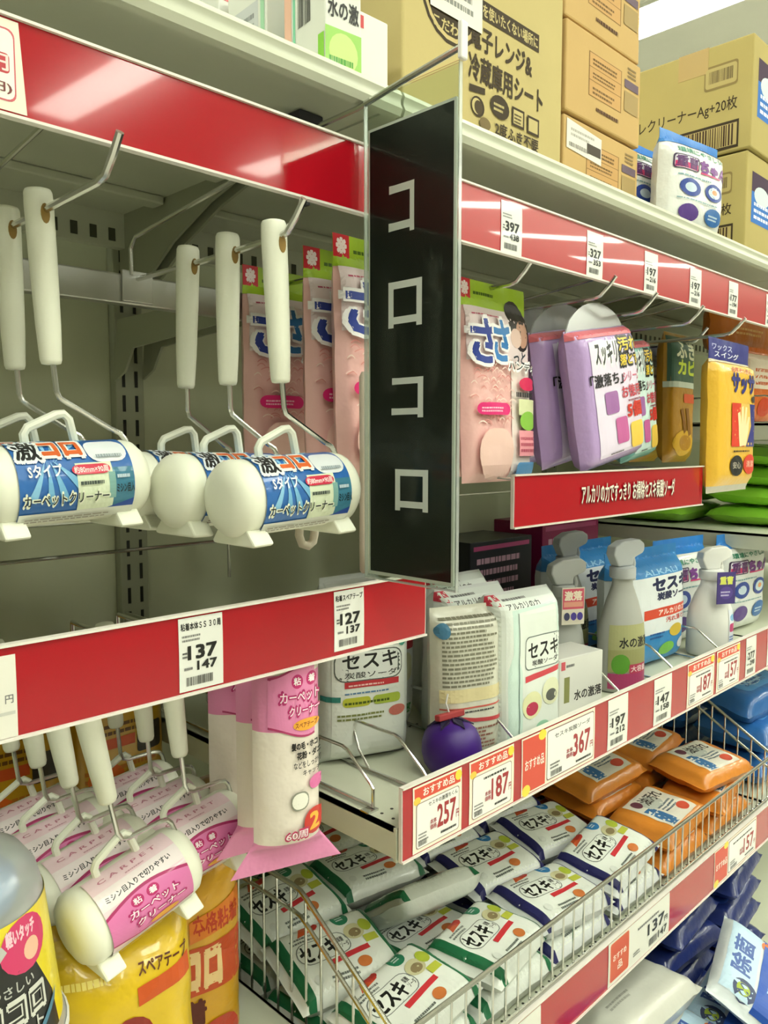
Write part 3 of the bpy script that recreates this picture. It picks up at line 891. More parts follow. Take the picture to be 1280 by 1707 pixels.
# ------------------------------------------------------------------ pink handy mop packs
def mop_items():
    rnd = random.Random(3)
    it = [('r', 0.0, 0.865, 1.0, 1.0, '#a3c428'), ('r', 0.0, 0.905, 0.16, 1.0, '#c8202e'), ('t', '※', 0.03, 0.92, 0.13, 0.985, '#f6e4e2', 0.03), ('s', 0.2, 0.93, 0.6, 0.96, 1, '#4e6c18'),
          ('r', 0.03, 0.60, 0.97, 0.865, '#efdcdf'), ('r', 0.60, 0.02, 0.98, 0.60, '#f0e2de'), ('s', 0.08, 0.82, 0.55, 0.835, 1, '#c85a78'),
          ('e', 0.78, 0.80, 0.19, 0.135, '#2a2220'), ('e', 0.80, 0.755, 0.11, 0.07, '#c99a84'), ('e', 0.68, 0.73, 0.09, 0.05, '#e0c0b4')]
    for i in range(80):
        x, y = rnd.uniform(0.03, 0.56), rnd.uniform(0.28, 0.62)
        a = rnd.uniform(0.03, 0.07)
        pts = [(x + a * 1.6 * k / 6, y + 0.013 * math.sin(PI * k / 6)) for k in range(7)]
        it.append(('p', pts + [(q[0], q[1] - 0.006) for q in pts[::-1]], rnd.choice(('#f4d0c8', '#dc8c88', '#f6dcd2', '#e09a94'))))
    it += [('t', 'さ', 0.05, 0.585, 0.31, 0.795, '#f4f0f2', 0.08), ('t', 'さ', 0.06, 0.59, 0.30, 0.79, '#2b3f94', 0.04), ('t', 'さ', 0.29, 0.60, 0.53, 0.80, '#f4f0f2', 0.08), ('t', 'さ', 0.30, 0.605, 0.52, 0.795, '#2f78bc', 0.04),
           ('t', 'っと', 0.60, 0.60, 0.78, 0.66, '#26303c', 0.03), ('t', 'ハンディ', 0.5, 0.555, 0.97, 0.615, '#fbfbfb', 0.09), ('t', 'ハンディ', 0.51, 0.565, 0.96, 0.605, '#34302c', 0.02),
           ('q', 0.08, 0.335, 0.52, 0.395, 0.007, '#e02c78'), ('s', 0.13, 0.35, 0.46, 0.38, 2, '#f6bcd2'), ('r', 0.66, 0.34, 0.98, 0.42, '#d8dcae'), ('e', 0.82, 0.50, 0.15, 0.035, '#d8305c'), ('e', 0.82, 0.31, 0.14, 0.05, '#8cc24a'),
           ('r', 0.66, 0.13, 0.97, 0.26, '#e89aa4'), ('s', 0.68, 0.15, 0.95, 0.24, 3, '#b04a60'), ('q', 0.64, 0.02, 0.96, 0.10, 0.004, '#5a94c8'),
           ('q', 0.10, 0.03, 0.56, 0.27, 0.02, '#efc9bf'), ('s', 0.62, 0.43, 0.95, 0.48, 1, '#2c2c2c')]
    return it
pk = Pack(0.113, 0.20, 0.026, na=5, nb=10, top=0.13, bot=0.02, wr=0.0016, seed=8)
G = 'pink handy mop packs'
mp = make_pack('handy_mop_pack', pk, '#eebcb8', mop_items(), 'front pink mop pack with green header at the left edge of the hanging sign', 'mop pack', (0.503, 0.050, 1.372), (R(-1.5), 0, 0), G, bands=[(0.865, 1.0, '#a3c428')])
again(mp, 'second pink mop pack, directly behind the one touching the hanging sign', (0.503, 0.088, 1.368), (R(-1), 0, R(-2)))
again(mp, 'rear pink mop pack seen between the white roller handles', (0.503, 0.184, 1.366), (0, 0, R(2)))
again(mp, 'pink mop pack with green header just past the hanging sign', (0.664, 0.050, 1.360), (R(-2), 0, R(2)))
again(mp, 'pink mop pack half hidden behind the hanging sign edge', (0.662, 0.090, 1.364), (0, 0, R(-3)))

# ------------------------------------------------------------------ sponge packs
def sponge_items(c1):
    return [('r', 0.14, 0.07, 0.96, 0.90, '#e4d8ee' if c1 == 'p' else '#cfe6e2'), ('r', 0.0, 0.93, 0.99, 0.985, '#d8707c'), ('t', 'スッキリ', 0.2, 0.72, 0.58, 0.90, '#f6f6f6', 0.12), ('t', 'スッキリ', 0.21, 0.73, 0.57, 0.89, '#1c1a20', 0.04),
            ('t', '汚れ', 0.60, 0.80, 0.97, 0.915, '#1c1a20', 0.12), ('t', '汚れ', 0.61, 0.81, 0.96, 0.905, '#e8c83c', 0.03), ('t', '落とす', 0.60, 0.69, 0.97, 0.79, '#1c1a20', 0.12), ('t', '落とす', 0.61, 0.70, 0.96, 0.78, '#e8c83c', 0.03),
            ('t', '「激落ち」', 0.1, 0.575, 0.62, 0.665, '#221e26', 0.03), ('t', 'シリーズ', 0.62, 0.58, 0.96, 0.655, '#c85a78', 0.02),
            ('q', 0.28, 0.37, 0.5, 0.53, 0.004, '#a06aa8'), ('q', 0.42, 0.14, 0.62, 0.33, 0.004, '#c2609c'), ('t', 'お徳用', 0.58, 0.46, 0.92, 0.55, '#c03a4c', 0.03), ('t', '5個', 0.64, 0.31, 0.9, 0.42, '#c8342c', 0.05),
            ('q', 0.66, 0.08, 0.9, 0.27, 0.006, '#ecc452'), ('s', 0.3, 0.08, 0.6, 0.10, 1, '#4a4250'), ('s', 0.66, 0.43, 0.95, 0.455, 1, '#8a5060')]
pk = Pack(0.142, 0.152, 0.034, na=9, nb=9, top=0.0, bot=0.0, wr=0.0010, seed=12)
G = 'melamine sponge packs'
def clear_top(t, body):
    N = 12
    pts = [(-0.068 + 0.136 * i / N, 0.150 + 0.030 * math.sin(PI * i / N) ** 0.6) for i in range(N + 1)]
    MB().prism(pts, -0.0008, 0.0008, 'y', M('cloudy', '#eef0f2')).build('clear_header', t, smooth=0, fix=True)
sp = make_pack('sponge_pack', pk, '#b79ad0', sponge_items('p'), 'front purple sponge pack with white and yellow lettering above the red banner', 'sponge pack', (0.836, 0.016, 1.378), (R(-4), R(-9), R(3)), G, extra=clear_top)
again(sp, 'second purple sponge pack, tilted behind the front one', (0.830, 0.060, 1.380), (R(-2), R(-9), R(2)))
again(sp, 'third purple sponge pack, only its purple side showing', (0.826, 0.101, 1.379), (R(0), R(-7), R(3)))
again(sp, 'rearmost purple sponge pack touching the pink mop pack', (0.824, 0.142, 1.379), (0, R(-5), R(1)))
pk = Pack(0.084, 0.152, 0.034, na=9, nb=9, wr=0.0010, seed=14)
make_pack('sponge_pack', pk, '#7fc0b8', sponge_items('t'), 'teal sponge pack peeking out behind the purple ones', 'sponge pack', (0.972, 0.056, 1.379), (R(-2), R(-8), R(2)), G)

# ------------------------------------------------------------------ duster packs
def duster_items():
    it = [('r', 0.0, 0.86, 1.0, 0.99, '#2c2f80'), ('t', 'ワックス', 0.08, 0.925, 0.55, 0.965, '#c8cce8', 0.02), ('t', 'スイング', 0.14, 0.88, 0.72, 0.92, '#dfe2f2', 0.02), ('r', 0.0, 0.84, 1, 0.86, '#d8cfae'),
          ('t', '化学ぞうきん', 0.3, 0.785, 0.8, 0.815, '#c0512c', 0.03), ('t', 'サッサ', 0.30, 0.655, 0.88, 0.775, '#2c2f7c', 0.06), ('e', 0.86, 0.62, 0.07, 0.022, '#3a3030'),
          ('r', 0.30, 0.30, 0.92, 0.585, '#e9c060'), ('p', [(0.30, 0.30), (0.62, 0.30), (0.50, 0.46), (0.52, 0.585), (0.30, 0.585)], '#d83a24'), ('p', [(0.66, 0.30), (0.92, 0.30), (0.92, 0.585), (0.74, 0.585), (0.80, 0.44)], '#2c2f80'),
          ('p', [(0.50, 0.30), (0.66, 0.31), (0.72, 0.40), (0.76, 0.50), (0.71, 0.50), (0.66, 0.44), (0.68, 0.56), (0.63, 0.565), (0.60, 0.46), (0.58, 0.57), (0.53, 0.56), (0.53, 0.45), (0.49, 0.53), (0.44, 0.52), (0.47, 0.41)], '#f1dfae'),
          ('s', 0.35, 0.265, 0.9, 0.285, 1, '#4a3a24'), ('e', 0.44, 0.175, 0.16, 0.068, '#1e1e20'), ('e', 0.78, 0.18, 0.16, 0.068, '#d8402c'), ('t', '安心', 0.35, 0.155, 0.53, 0.2, '#b8b0a0', 0.02), ('t', '清潔', 0.69, 0.16, 0.87, 0.205, '#f0b8a0', 0.02)]
    return it
pk = Pack(0.148, 0.205, 0.030, na=8, nb=16, top=0.14, bot=0.04, wr=0.0012, seed=21)
make_pack('duster_cloth_pack', pk, '#eebb3c', duster_items(), 'yellow duster cloth pack with navy header hanging in front of the red banner', 'duster pack', (1.116, -0.006, 1.333), (R(-1), 0, R(2)), bands=[(0.86, 1.0, '#2c2f80'), (0.0, 0.045, '#c9c4b4')], lim=0.009)
gold_items = [('r', 0.02, 0.62, 0.98, 0.97, '#3c5a46'), ('t', 'ふき', 0.15, 0.80, 0.9, 0.93, '#e8e8c8', 0.04), ('t', 'カビ', 0.2, 0.68, 0.9, 0.79, '#c8d838', 0.05), ('r', 0.0, 0.575, 1.0, 0.62, '#c9d2c0'), ('q', 0.42, 0.46, 0.9, 0.53, 0.003, '#d85a2c'),
              ('e', 0.45, 0.15, 0.38, 0.10, '#d8a82c'), ('e', 0.5, 0.15, 0.25, 0.06, '#b5801c'), ('p', [(0.5, 0.42), (0.62, 0.42), (0.75, 0.22), (0.62, 0.20)], '#8a5a14'), ('p', [(0.3, 0.40), (0.4, 0.42), (0.55, 0.25), (0.45, 0.22)], '#8a5a14')]
pk = Pack(0.092, 0.197, 0.032, na=6, nb=12, top=0.04, bot=0.02, wr=0.0012, seed=31)
G = 'golden cloth packs'
gp = make_pack('cloth_pack', pk, '#b98624', gold_items, 'front golden pack with dark green top hanging behind the duster', 'cloth pack', (1.205, 0.112, 1.370), (R(-1), 0, R(3)), G)
pk = Pack(0.10, 0.185, 0.034, na=6, nb=12, top=0.12, bot=0.02, wr=0.0012, seed=33)
g2i = [('r', 0.0, 0.80, 1, 1, '#23264e'), ('r', 0.55, 0.15, 0.95, 0.35, '#b8382c'), ('s', 0.1, 0.66, 0.9, 0.76, 2, '#6a4a14')]
g2 = make_pack('cloth_pack', pk, '#c29030', g2i, 'golden pack with navy header next to the teal sponge pack', 'cloth pack', (1.195, 0.160, 1.370), (0, 0, R(4)), G, bands=[(0.8, 1.0, '#23264e')])
again(g2, 'rear golden pack with navy header in the shade', (1.19, 0.205, 1.370), (0, 0, R(1)))

# small plastic hook under the rollers and white bar beside the sign
m = MB().tube([(0, 0, 0.045), (0, 0, 0.012), (-0.001, 0, 0.004), (0.002, 0, -0.003), (0.008, 0, -0.005), (0.013, 0, -0.002), (0.0145, 0, 0.004), (0.0145, 0, 0.010)], 0.0034, M('plastic', '#d8cdbc'), 10)
m.build('plastic_hook')
o = bpy.data.objects['plastic_hook']
o.location = (0.388, 0.028, 1.325)
tag(o, 'small cream plastic J hook below the front blue-label roller', 'hook')
m = MB().lathe([(0.003, 0), (0.0048, 0.002), (0.005, 0.02), (0.0046, 0.09), (0.005, 0.16), (0.003, 0.164)], (0, 0, 0), 'z', M('plastic', '#d9cabb'), 14)
o = m.build('brush_handle', smooth=50)
o.location = (0.452, 0.022, 1.293)
tag(o, 'cream plastic brush handle standing behind the hanging sign', 'brush')

# ------------------------------------------------------------------ goods on the top shelf
TOPZ = 1.6722
CARD = '#c4b37c'
def carton(label, x0, x1, y0, y1, z0, z1, faces=None, col=CARD, rz=0, name='cardboard_carton', sag=0.0):
    """thing > body, tape, print; faces: {'front': items, 'left': items}"""
    w_, d_, h_ = x1 - x0, y1 - y0, z1 - z0
    t = thing(name, label, 'carton', ((x0 + x1) / 2, (y0 + y1) / 2, z0), (0, 0, R(rz)))
    b = MB().box(-w_ / 2, w_ / 2, -d_ / 2, d_ / 2, 0, h_, M('card', col)).build('body', t, smooth=0, bevel=0.0022)
    tp = MB()
    tp.box(-w_ / 2 - 0.0003, w_ / 2 + 0.0003, -0.022, 0.022, h_ - 0.035, h_ + 0.0004, M('tag', '#b89c62'))
    tp.build('tape', t, smooth=0)
    pm = MB()
    for k, it in (faces or {}).items():
        if k == 'front':
            F = flat((-w_ / 2, -d_ / 2, 0), (1, 0, 0), (0, 0, 1), w_, h_)
        else:
            F = flat((-w_ / 2, d_ / 2, 0), (0, -1, 0), (0, 0, 1), d_, h_)
        decals(pm, F, it, 'paper', base=0.0002, step=0.00005)
    if faces:
        pm.build('print', b, smooth=0)
    return t
DK = '#3c2f1c'
big = [('e', 0.26, 0.47, 0.17, 0.14, DK), ('e', 0.26, 0.47, 0.155, 0.128, '#cbb67e'), ('e', 0.26, 0.47, 0.14, 0.115, DK), ('t', 'こだわり', 0.16, 0.365, 0.34, 0.40, CARD, 0.03),
       ('p', [(0.43, 0.465), (0.82, 0.465), (0.82, 0.525), (0.43, 0.525)], DK), ('t', 'を使いたくない場所に', 0.445, 0.475, 0.81, 0.515, CARD, 0.03),
       ('t', '電子レンジ&', 0.37, 0.365, 0.77, 0.44, DK, 0.03), ('t', '冷蔵庫用シート', 0.36, 0.262, 0.85, 0.345, DK, 0.03),
       ('p', [(0.365, 0.222), (0.46, 0.232), (0.46, 0.252), (0.365, 0.245)], DK), ('e', 0.415, 0.185, 0.042, 0.032, DK), ('e', 0.41, 0.185, 0.03, 0.025, CARD), ('e', 0.42, 0.183, 0.026, 0.022, '#4a3c26'),
       ('e', 0.555, 0.215, 0.062, 0.038, DK), ('s', 0.515, 0.20, 0.595, 0.232, 2, CARD), ('r', 0.635, 0.178, 0.72, 0.24, DK), ('r', 0.645, 0.186, 0.71, 0.232, CARD), ('s', 0.65, 0.19, 0.705, 0.225, 3, DK),
       ('r', 0.74, 0.176, 0.825, 0.236, DK), ('r', 0.75, 0.184, 0.815, 0.228, CARD), ('e', 0.46, 0.14, 0.035, 0.02, '#7a6844'), ('t', '2度ふき不要', 0.525, 0.122, 0.82, 0.165, DK, 0.03),
       ('p', [(0.137, 0.415), (0.435, 0.415), (0.435, 0.66), (0.137, 0.66)], '#e6e4da'), ('s', 0.17, 0.45, 0.40, 0.62, 5, '#8a8a86')]
carton('big brown carton printed for microwave and fridge sheets behind the hanging sign', 0.535, 0.790, 0.060, 0.30, TOPZ, 1.972, {'front': big})
sm = [('r', 0.28, 0.30, 0.72, 0.80, '#8a6a3a'), ('r', 0.29, 0.31, 0.71, 0.79, '#c99d62'), ('r', 0.28, 0.63, 0.72, 0.638, '#8a6a3a'), ('r', 0.28, 0.48, 0.72, 0.488, '#8a6a3a'), ('s', 0.33, 0.34, 0.68, 0.44, 2, '#7a5c34'), ('s', 0.33, 0.52, 0.68, 0.6, 2, '#7a5c34'), ('s', 0.33, 0.67, 0.68, 0.76, 2, '#7a5c34'),
      ('r', 0.76, 0.64, 0.96, 0.74, '#6c5a68'), ('s', 0.80, 0.78, 0.94, 0.92, 3, '#8a7450'), ('r', 0.76, 0.36, 0.96, 0.60, '#a88f5e'), ('s', 0.38, 0.16, 0.74, 0.24, 1, '#5c3c24')]
SMC = '#c9a870'
CB = '#c8b078'
lab3 = sm + [('p', [(0.03, 0.62), (0.47, 0.58), (0.47, 0.90), (0.03, 0.96)], '#e4e0d8'), ('s', 0.08, 0.78, 0.4, 0.9, 2, '#b0aca4'), ('r', 0.28, 0.66, 0.46, 0.78, '#4c443c'), ('b', 0.06, 0.65, 0.3, 0.7, '#666058')]
carton('lowest small carton of the stack, with a white sticker, beside the big carton', 0.795, 0.966, 0.060, 0.25, TOPZ, 1.7655, {'front': lab3}, SMC, name='small_carton')
carton('middle small carton of the stack beside the big carton', 0.794, 0.964, 0.058, 0.25, 1.7685, 1.8660, {'front': sm}, SMC, name='small_carton')
carton('small carton third from the shelf, cut by the top of the picture', 0.793, 0.962, 0.060, 0.25, 1.8690, 1.9665, {'front': sm}, SMC, name='small_carton')
rb = [('t', 'トイレクリーナーAg+20枚', -0.42, 0.36, 0.86, 0.50, '#3a2e1c', 0.01), ('q', 0.60, 0.60, 0.88, 0.82, 0.004, '#8a7848'), ('q', 0.61, 0.62, 0.87, 0.80, 0.004, '#b5a46a'), ('b', 0.64, 0.66, 0.84, 0.77, '#5c4c30'), ('r', 0.40, 0.03, 0.90, 0.28, '#3a2e1c'), ('r', 0.415, 0.055, 0.885, 0.255, '#b3a067'), ('b', 0.44, 0.06, 0.86, 0.25, '#3a2418')]
rb[0] = ('t', 'レクリーナーAg+20枚', 0.02, 0.36, 0.88, 0.50, '#3a2e1c', 0.01)
rf_ = [('r', 0.10, 0.3, 0.9, 0.62, '#2f6fc0'), ('r', 0.1, 0.62, 0.9, 0.82, '#3c2440'), ('e', 0.3, 0.6, 0.15, 0.1, '#cfe0e0'), ('s', 0.15, 0.35, 0.85, 0.55, 3, '#dfeaf4')]
carton('lower big carton with barcode at the right end of the top shelf', 1.172, 1.362, 0.004, 0.172, TOPZ, 1.8060, {'left': rb, 'front': rf_}, '#b4a468', name='shipping_carton')
carton('upper big carton with barcode and lettering under the ceiling light', 1.170, 1.360, 0.000, 0.170, 1.8085, 1.9600, {'left': rb, 'front': rf_}, '#b4a468', name='shipping_carton')

# white boxes, top left
def wbox(label, x, y, z, w_, d_, h_, rz, face, side=None, name='cleaner_box', group=None, cat='box', col='#dfe0da'):
    t = thing(name, label, cat, (x, y, z), (0, 0, R(rz)), group)
    b = MB().box(-w_ / 2, w_ / 2, -d_ / 2, d_ / 2, 0, h_, M('tag', col)).build('body', t, smooth=0, bevel=0.0012)
    pm = MB()
    decals(pm, flat((-w_ / 2, -d_ / 2, 0), (1, 0, 0), (0, 0, 1), w_, h_), face, 'tag', base=0.0002, step=0.00005)
    if side:
        decals(pm, flat((-w_ / 2, d_ / 2, 0), (0, -1, 0), (0, 0, 1), d_, h_), side, 'tag', base=0.0002, step=0.00005)
    pm.build('print', b, smooth=0)
    return t
bf = [('r', 0, 0, 1, 0.34, '#9bcf62'), ('e', 0.5, 0.2, 0.4, 0.12, '#c8e08a'), ('s', 0.1, 0.05, 0.9, 0.2, 2, '#4e9a3a'), ('t', '水の激', 0.08, 0.40, 0.92, 0.52, '#1d1d1d', 0.03), ('r', 0.02, 0.90, 0.3, 0.98, '#c8383c')]
bs = [('r', 0.0, 0.0, 0.18, 1.0, '#e9b9a4'), ('r', 0.22, 0.3, 0.28, 0.72, '#86cfae'), ('b', 0.34, 0.42, 0.66, 0.72, '#333333'), ('s', 0.06, 0.04, 0.66, 0.22, 4, '#8a8a86'), ('r', 0.84, 0.0, 0.98, 0.3, '#8ed04a'), ('s', 0.3, 0.78, 0.66, 0.95, 3, '#777777')]
G = 'white cleaner boxes on the top shelf'
wbox('white and green cleaner box nearest the hanging sign, barcode on its side', 0.433, 0.050, TOPZ, 0.034, 0.056, 0.118, -6, bf, bs, group=G)
wbox('white cleaner box standing in the corner behind the sign rod', 0.492, 0.085, TOPZ, 0.040, 0.060, 0.085, -2, [('t', '水の激', 0.05, 0.06, 0.9, 0.2, '#1d1d1d', 0.03), ('r', 0.0, 0.84, 0.3, 0.96, '#c8383c')], bs, group=G)
wbox('white cleaner box second from the sign with a text panel on its side', 0.434, 0.123, TOPZ, 0.040, 0.058, 0.110, -3, bf, [('r', 0.1, 0.3, 0.8, 0.8, '#c9ccd0'), ('s', 0.15, 0.34, 0.75, 0.76, 6, '#8c8f94'), ('r', 0.86, 0.1, 0.96, 0.9, '#a4d0b0')], group=G)
wbox('white cleaner box farthest left behind the shelf lip, black marks on top', 0.432, 0.190, TOPZ, 0.042, 0.060, 0.120, 0, bf, [('e', 0.5, 0.66, 0.14, 0.05, '#222222'), ('e', 0.78, 0.66, 0.12, 0.05, '#333333'), ('r', 0.05, 0.1, 0.9, 0.4, '#e4e6e2'), ('s', 0.1, 0.45, 0.9, 0.55, 2, '#9a9a96')], group=G)
wbox('low green and white box lying at the left end of the top shelf', 0.432, 0.262, TOPZ, 0.06, 0.055, 0.055, 3, bf, [('r', 0, 0.5, 1, 0.9, '#a6d070'), ('r', 0.1, 0.1, 0.9, 0.4, '#e48c84')], group=G)

# blue-topped refill pouches
def pouch_blue(text=True):
    it = [('r', 0.0, 0.86, 1.0, 1.0, '#2f7fd0'), ('t', '環境にやさしい', 0.12, 0.765, 0.86, 0.815, '#3c8a70', 0.03), ('q', 0.07, 0.60, 0.42, 0.74, 0.004, '#3c2a4c'), ('q', 0.085, 0.61, 0.405, 0.73, 0.004, '#d8d4e4'), ('r', 0.09, 0.615, 0.40, 0.67, '#cc2c6c'),
          ('t', '重曹', 0.10, 0.62, 0.40, 0.725, '#5a2a6c', 0.04), ('t', 'ちゃん', 0.44, 0.61, 0.95, 0.72, '#7a3a90', 0.08), ('r', 0.45, 0.60, 0.8, 0.615, '#d03c78'), ('s', 0.12, 0.54, 0.8, 0.565, 1, '#7aa0a8'),
          ('e', 0.30, 0.44, 0.16, 0.085, '#30489c'), ('e', 0.30, 0.44, 0.09, 0.045, '#c8d8e8'), ('e', 0.70, 0.45, 0.16, 0.085, '#30489c'), ('e', 0.70, 0.45, 0.11, 0.055, '#cfe0ea'), ('e', 0.70, 0.455, 0.05, 0.025, '#e09a6a'), ('s', 0.12, 0.32, 0.9, 0.34, 1, '#7aa0a8'),
          ('e', 0.30, 0.20, 0.15, 0.08, '#5a3c8c'), ('e', 0.72, 0.21, 0.16, 0.085, '#2f68ac'), ('s', 0.62, 0.18, 0.82, 0.24, 2, '#c8dcec')]
    return it
G = 'blue-topped soda pouches'
pk = Pack(0.135, 0.128, 0.045, na=4, nb=6, top=0.12, bot=0.0, wr=0.0016, seed=41, belly=-0.25)
pb = make_pack('soda_pouch', pk, '#e9ebea', pouch_blue(), 'front blue-topped white pouch on the top shelf beside the cartons', 'pouch', (1.062, 0.040, TOPZ), (R(1), 0, R(-8)), G, bands=[(0.86, 1.0, '#2f7fd0')], lim=0.006)
again(pb, 'rear blue-topped white pouch on the top shelf against the small cartons', (1.045, 0.096, TOPZ), (0, 0, R(-4)))

# ------------------------------------------------------------------ goods on the middle shelf
Z = MIDZ + 0.0004
SES = [('r', 0.10, 0.04, 0.90, 0.94, '#e2e6e0'), ('e', 0.15, 0.90, 0.07, 0.025, '#5a8ab4'), ('t', 'アルカリ電解水', 0.22, 0.775, 0.80, 0.81, '#3a3a3a', 0.01), ('r', 0.16, 0.755, 0.84, 0.760, '#5a605c'), ('q', 0.12, 0.545, 0.86, 0.74, 0.01, '#59605c'), ('q', 0.13, 0.552, 0.85, 0.733, 0.01, '#dfe3df'),
       ('t', 'セスキ', 0.20, 0.625, 0.80, 0.725, '#161616', 0.025), ('t', '炭酸ソーダ', 0.22, 0.565, 0.80, 0.605, '#2c2c2c', 0.01), ('r', 0.22, 0.505, 0.82, 0.545, '#c0343c'), ('s', 0.26, 0.515, 0.78, 0.535, 1, '#eac0bc'), ('s', 0.22, 0.465, 0.8, 0.485, 1, '#5880a8'),
       ('q', 0.20, 0.385, 0.50, 0.445, 0.004, '#b9bc3c'), ('q', 0.53, 0.385, 0.84, 0.445, 0.004, '#a9bc48'), ('s', 0.22, 0.40, 0.82, 0.43, 1, '#4a5a1c'), ('r', 0.02, 0.42, 0.18, 0.455, '#2c7c74'), ('s', 0.15, 0.30, 0.7, 0.35, 2, '#7a8048'), ('e', 0.80, 0.33, 0.10, 0.035, '#c87468'), ('e', 0.86, 0.80, 0.06, 0.06, '#4c9484')]
G = 'white sesquicarbonate pouches'
pk = Pack(0.098, 0.160, 0.045, na=4, nb=7, top=0.08, bot=0.0, wr=0.0010, seed=51, belly=-0.2)
sa = make_pack('powder_pouch', pk, '#d5dad6', SES, 'white powder pouch standing alone at the left end of the shelf', 'pouch', (0.556, 0.136, Z), (0, 0, R(-22)), G)
again(sa, 'white powder pouch in the shade behind the pouch at the left end', (0.530, 0.212, Z), (0, 0, R(-10)))
SES2 = [('r', 0.06, 0.08, 0.94, 0.96, '#dfe3de'), ('t', 'セスキ', 0.12, 0.72, 0.96, 0.87, '#161616', 0.03), ('t', '炭酸ソーダ', 0.22, 0.645, 0.90, 0.695, '#2c2c2c', 0.02), ('r', 0.10, 0.56, 0.96, 0.62, '#c83a44'), ('e', 0.26, 0.40, 0.20, 0.09, '#d89c80'), ('q', 0.42, 0.34, 0.88, 0.54, 0.01, '#d8d8b0'), ('e', 0.62, 0.42, 0.14, 0.055, '#5c5c5c'),
        ('t', 'お', 0.56, 0.49, 0.68, 0.53, '#3a3a3a', 0.02), ('q', 0.12, 0.10, 0.92, 0.27, 0.006, '#dfe3da'), ('s', 0.2, 0.18, 0.86, 0.25, 2, '#58605c'), ('r', 0.25, 0.11, 0.88, 0.18, '#4a9a4c')]
pk = Pack(0.092, 0.165, 0.045, na=4, nb=7, top=0.06, bot=0.0, wr=0.0010, seed=53, belly=-0.2)
sb = make_pack('powder_pouch', pk, '#d5dad6', SES2, 'white powder pouch with a food picture behind the purple eggplant', 'pouch', (0.622, 0.182, Z), (0, 0, R(-8)), G)
again(sb, 'white powder pouch at the back between the two front rows', (0.655, 0.262, Z), (0, 0, R(-4)))
BACKP = [('s', 0.08, 0.50, 0.95, 0.95, 16, '#7c7a68'), ('r', 0.05, 0.40, 0.95, 0.485, '#dccfa0'), ('r', 0.05, 0.355, 0.95, 0.365, '#c85a50'), ('s', 0.35, 0.33, 0.92, 0.35, 1, '#4a4a4a'), ('p', [(0.05, 0.31), (0.5, 0.265), (0.95, 0.25), (0.95, 0.275), (0.5, 0.29), (0.05, 0.33)], '#c0444a'), ('s', 0.1, 0.08, 0.9, 0.24, 6, '#9a6a5c'), ('e', 0.10, 0.86, 0.08, 0.05, '#4a7ea0')]
pk = Pack(0.078, 0.158, 0.044, na=3.5, nb=7, top=0.05, bot=0.0, wr=0.0013, seed=57, belly=-0.15)
make_pack('powder_pouch', pk, '#d2d1c2', BACKP, 'pouch turned to show its printed back beside the eggplant', 'pouch', (0.632, 0.062, Z), (R(-2), 0, R(-20)), G, lim=0.006)
def boxpouch_items(x=0):
    return [('r', 0.02, 0.02, 0.98, 0.985, '#e3e9e3'), ('r', 0.0, 0.93, 0.10, 0.99, '#c8384c'), ('t', 'アルカリの力', 0.12, 0.905, 0.62, 0.94, '#2a2a2c', 0.02), ('s', 0.12, 0.955, 0.6, 0.975, 1, '#7a7a7a'), ('p', [(0.10, 0.05), (0.30, 0.05), (0.30, 0.5), (0.24, 0.60), (0.24, 0.88), (0.86, 0.90), (0.88, 0.55), (0.9, 0.30), (0.94, 0.30), (0.94, 0.92), (0.16, 0.90), (0.16, 0.62), (0.10, 0.52)], '#cfe4dc'),
            ('q', 0.34, 0.50, 0.93, 0.72, 0.006, '#6a7672'), ('q', 0.35, 0.507, 0.92, 0.713, 0.006, '#e6ebe6'), ('t', 'セスキ', 0.39, 0.575, 0.89, 0.675, '#161616', 0.03), ('t', '炭酸ソーダ', 0.45, 0.525, 0.88, 0.56, '#2c2c2c', 0.02), ('p', [(0.34, 0.425), (0.94, 0.46), (0.94, 0.495), (0.34, 0.465)], '#d04450'),
            ('e', 0.45, 0.27, 0.16, 0.09, '#e6e6b8'), ('e', 0.45, 0.245, 0.10, 0.045, '#c43c5c'), ('e', 0.76, 0.33, 0.15, 0.09, '#e2e4c4'), ('e', 0.76, 0.305, 0.09, 0.04, '#5a5c58'), ('e', 0.62, 0.12, 0.1, 0.03, '#9cd0b4'), ('r', 0.02, 0.02, 0.2, 0.05, '#2c7c60'), ('r', 0.24, 0.05, 0.25, 0.88, '#4c6a64')]
pk = Pack(0.100, 0.166, 0.052, na=9, nb=14, top=0.03, bot=0.0, wr=0.0010, seed=61)
bp = make_pack('gusset_pouch', pk, '#dfe3e0', boxpouch_items(), 'front white box-shaped pouch with mint pattern and large black lettering', 'pouch', (0.710, 0.052, Z), (R(-1), 0, R(-6)), G)
again(bp, 'white box-shaped pouch just behind the mint patterned front one', (0.692, 0.114, Z), (R(2), 0, R(-6)))
again(bp, 'white box-shaped pouch two rows behind the mint patterned front one', (0.742, 0.178, Z), (R(2), 0, R(-2)))

